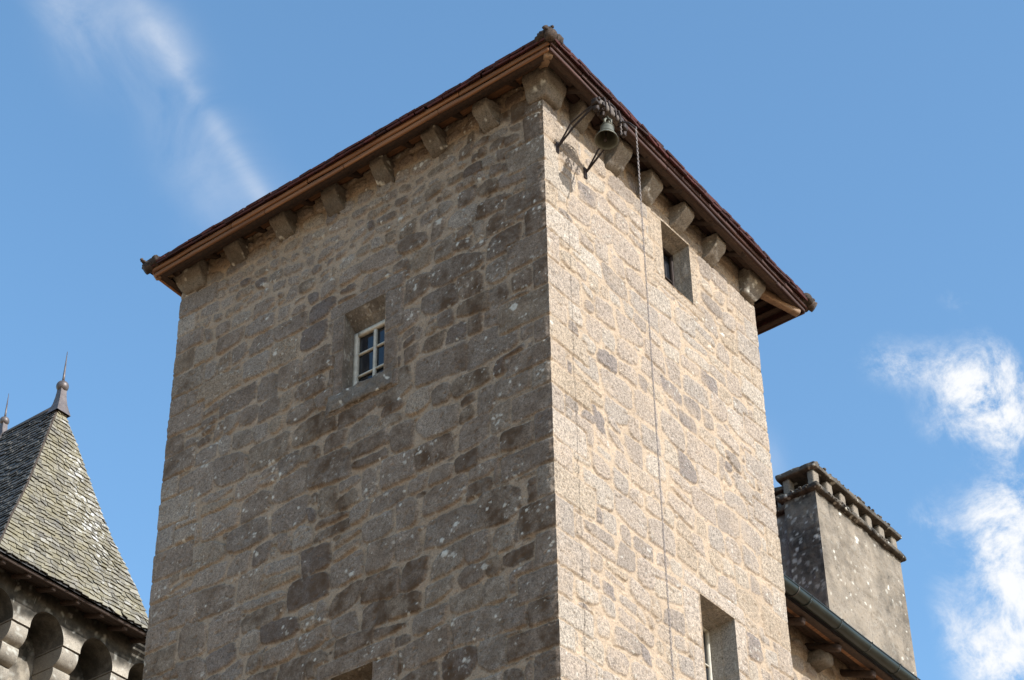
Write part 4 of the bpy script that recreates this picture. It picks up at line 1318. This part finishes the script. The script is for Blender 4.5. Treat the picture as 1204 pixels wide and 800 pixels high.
    for (a0, a1) in ed:
        V = [(a0, YW, ZS), (a1, YW, ZS), (a1, YW+DEP, ZS), (a0, YW+DEP, ZS)]
        mb.add(V, np.array([(3, 2, 1, 0)]), (1, .4, 0, .3), False)
        for xx, fl in ((a0, True), (a1, False)):
            V = [(xx, YW, ZS), (xx, YW+DEP, ZS), (xx, YW+DEP, ZS+.02), (xx, YW, ZS+.02)]
            mb.add(V, np.array([(0, 1, 2, 3)] if not fl else [(3, 2, 1, 0)]), (1, .4, 0, .3), False)
    # inner wall, with a soffit band above the arches, and the rest of the body
    x = np.linspace(-1.2, 4.3, 160); z = np.linspace(-.1, 16.3, 400); X, Z = np.meshgrid(x, z)
    hm = .012*fbm2(X, Z, 6, 4, 81)
    a = np.stack([sstep(-.3, .1, fbm2(X, Z, 5, 3, 82)), np.clip(.5+.6*fbm2(X, Z, 3, 3, 83)-.5*sstep(14.9, 15.6, Z), 0, 1), .3*sstep(.4, .6, fbm2(X, Z, 14, 2, 84)), np.clip(.15 + .9*sstep(15.0, 15.7, Z), 0, 1)], -1)  # upper inner wall coloured darker for the shade behind the arches
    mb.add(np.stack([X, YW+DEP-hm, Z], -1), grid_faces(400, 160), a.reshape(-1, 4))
    for (p, q) in (((.97, YW), (.97, 11.7)), ((-1.2, 11.7), (4.3, 11.7)), ((4.3, YW), (4.3, 11.7)), ((-1.2, YW), (-1.2, 11.7))):
        V = [(p[0], p[1]+.3, -.1), (q[0], q[1], -.1), (q[0], q[1], 16.3), (p[0], p[1]+.3, 16.3)]
        if p[0] != .97: mb.add(V, np.array([(0, 1, 2, 3)]), (1, .5, 0, .2), False)
    V = [(-1.2, YW+.01, ZC), (4.3, YW+.01, ZC), (4.3, 11.7, ZC), (-1.2, 11.7, ZC)]
    mb.add(V, np.array([(0, 1, 2, 3)]), (1, .5, 0, .6), False)
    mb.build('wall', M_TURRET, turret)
    # moulded corbels: three rolls stepping back
    for (a0, a1) in ed[1:]:
        a1 = min(a1, 4.3)
        mb = MB()
        for k, (zt, hgt, y) in enumerate(((15.498, .235, YW+.025), (15.248, .225, YW+.15), (15.013, .22, YW+.29))):
            n = 12
            prof = [(YW+DEP+.02, zt), (y + .05, zt)] + [(y + .045 + hgt*.5*(1-math.cos(a))*.62 - .045*math.sin(a), zt - .02 - (hgt-.03)*(1-math.cos(a))/2*1.0) for a in np.linspace(.0, math.pi*.98, n)] + [(YW+DEP+.02, zt-hgt)]
            # quarter-round front
            prof = [(YW+DEP+.02, zt), (y, zt), (y-.004, zt-.025), (y-.002, zt-.06)] + [(y + (hgt-.06)*(1-math.cos(a)), zt - .06 - (hgt-.06)*math.sin(a)) for a in np.linspace(.12, math.pi/2, n)] + [(YW+DEP+.02, zt-hgt)]
            m = len(prof); xs = np.linspace(a0+.004, a1-.004, 8)
            V = np.array([[(xq, py, pz) for (py, pz) in prof] for xq in xs])
            V[..., 1] += .006*fbm2(V[..., 0]+k, V[..., 2], 12, 3, 91)
            AA = np.zeros((8, m, 4)); AA[..., 0] = 1; AA[..., 1] = .6 + .3*fbm2(V[..., 0], V[..., 2], 5, 2, 92)
            AA[..., 2] = .6*sstep(.3, .5, fbm2(V[..., 0], V[..., 2], 16, 2, 93)); AA[..., 3] = .15
            mb.add(V, grid_faces(8, m, None, False), AA.reshape(-1, 4))
            for e in (0, 7):
                cap = V[e]; order = list(range(m)) if e == 0 else list(range(m))[::-1]
                mb.add(cap, np.array([order]), (1, .5, 0, .2), False)
        mb.build('corbel', M_TURRET, turret)
build_turret()
turret.scale = (TUR_SCALE,)*3
turret.location = (7.488, 17.605, -.56)
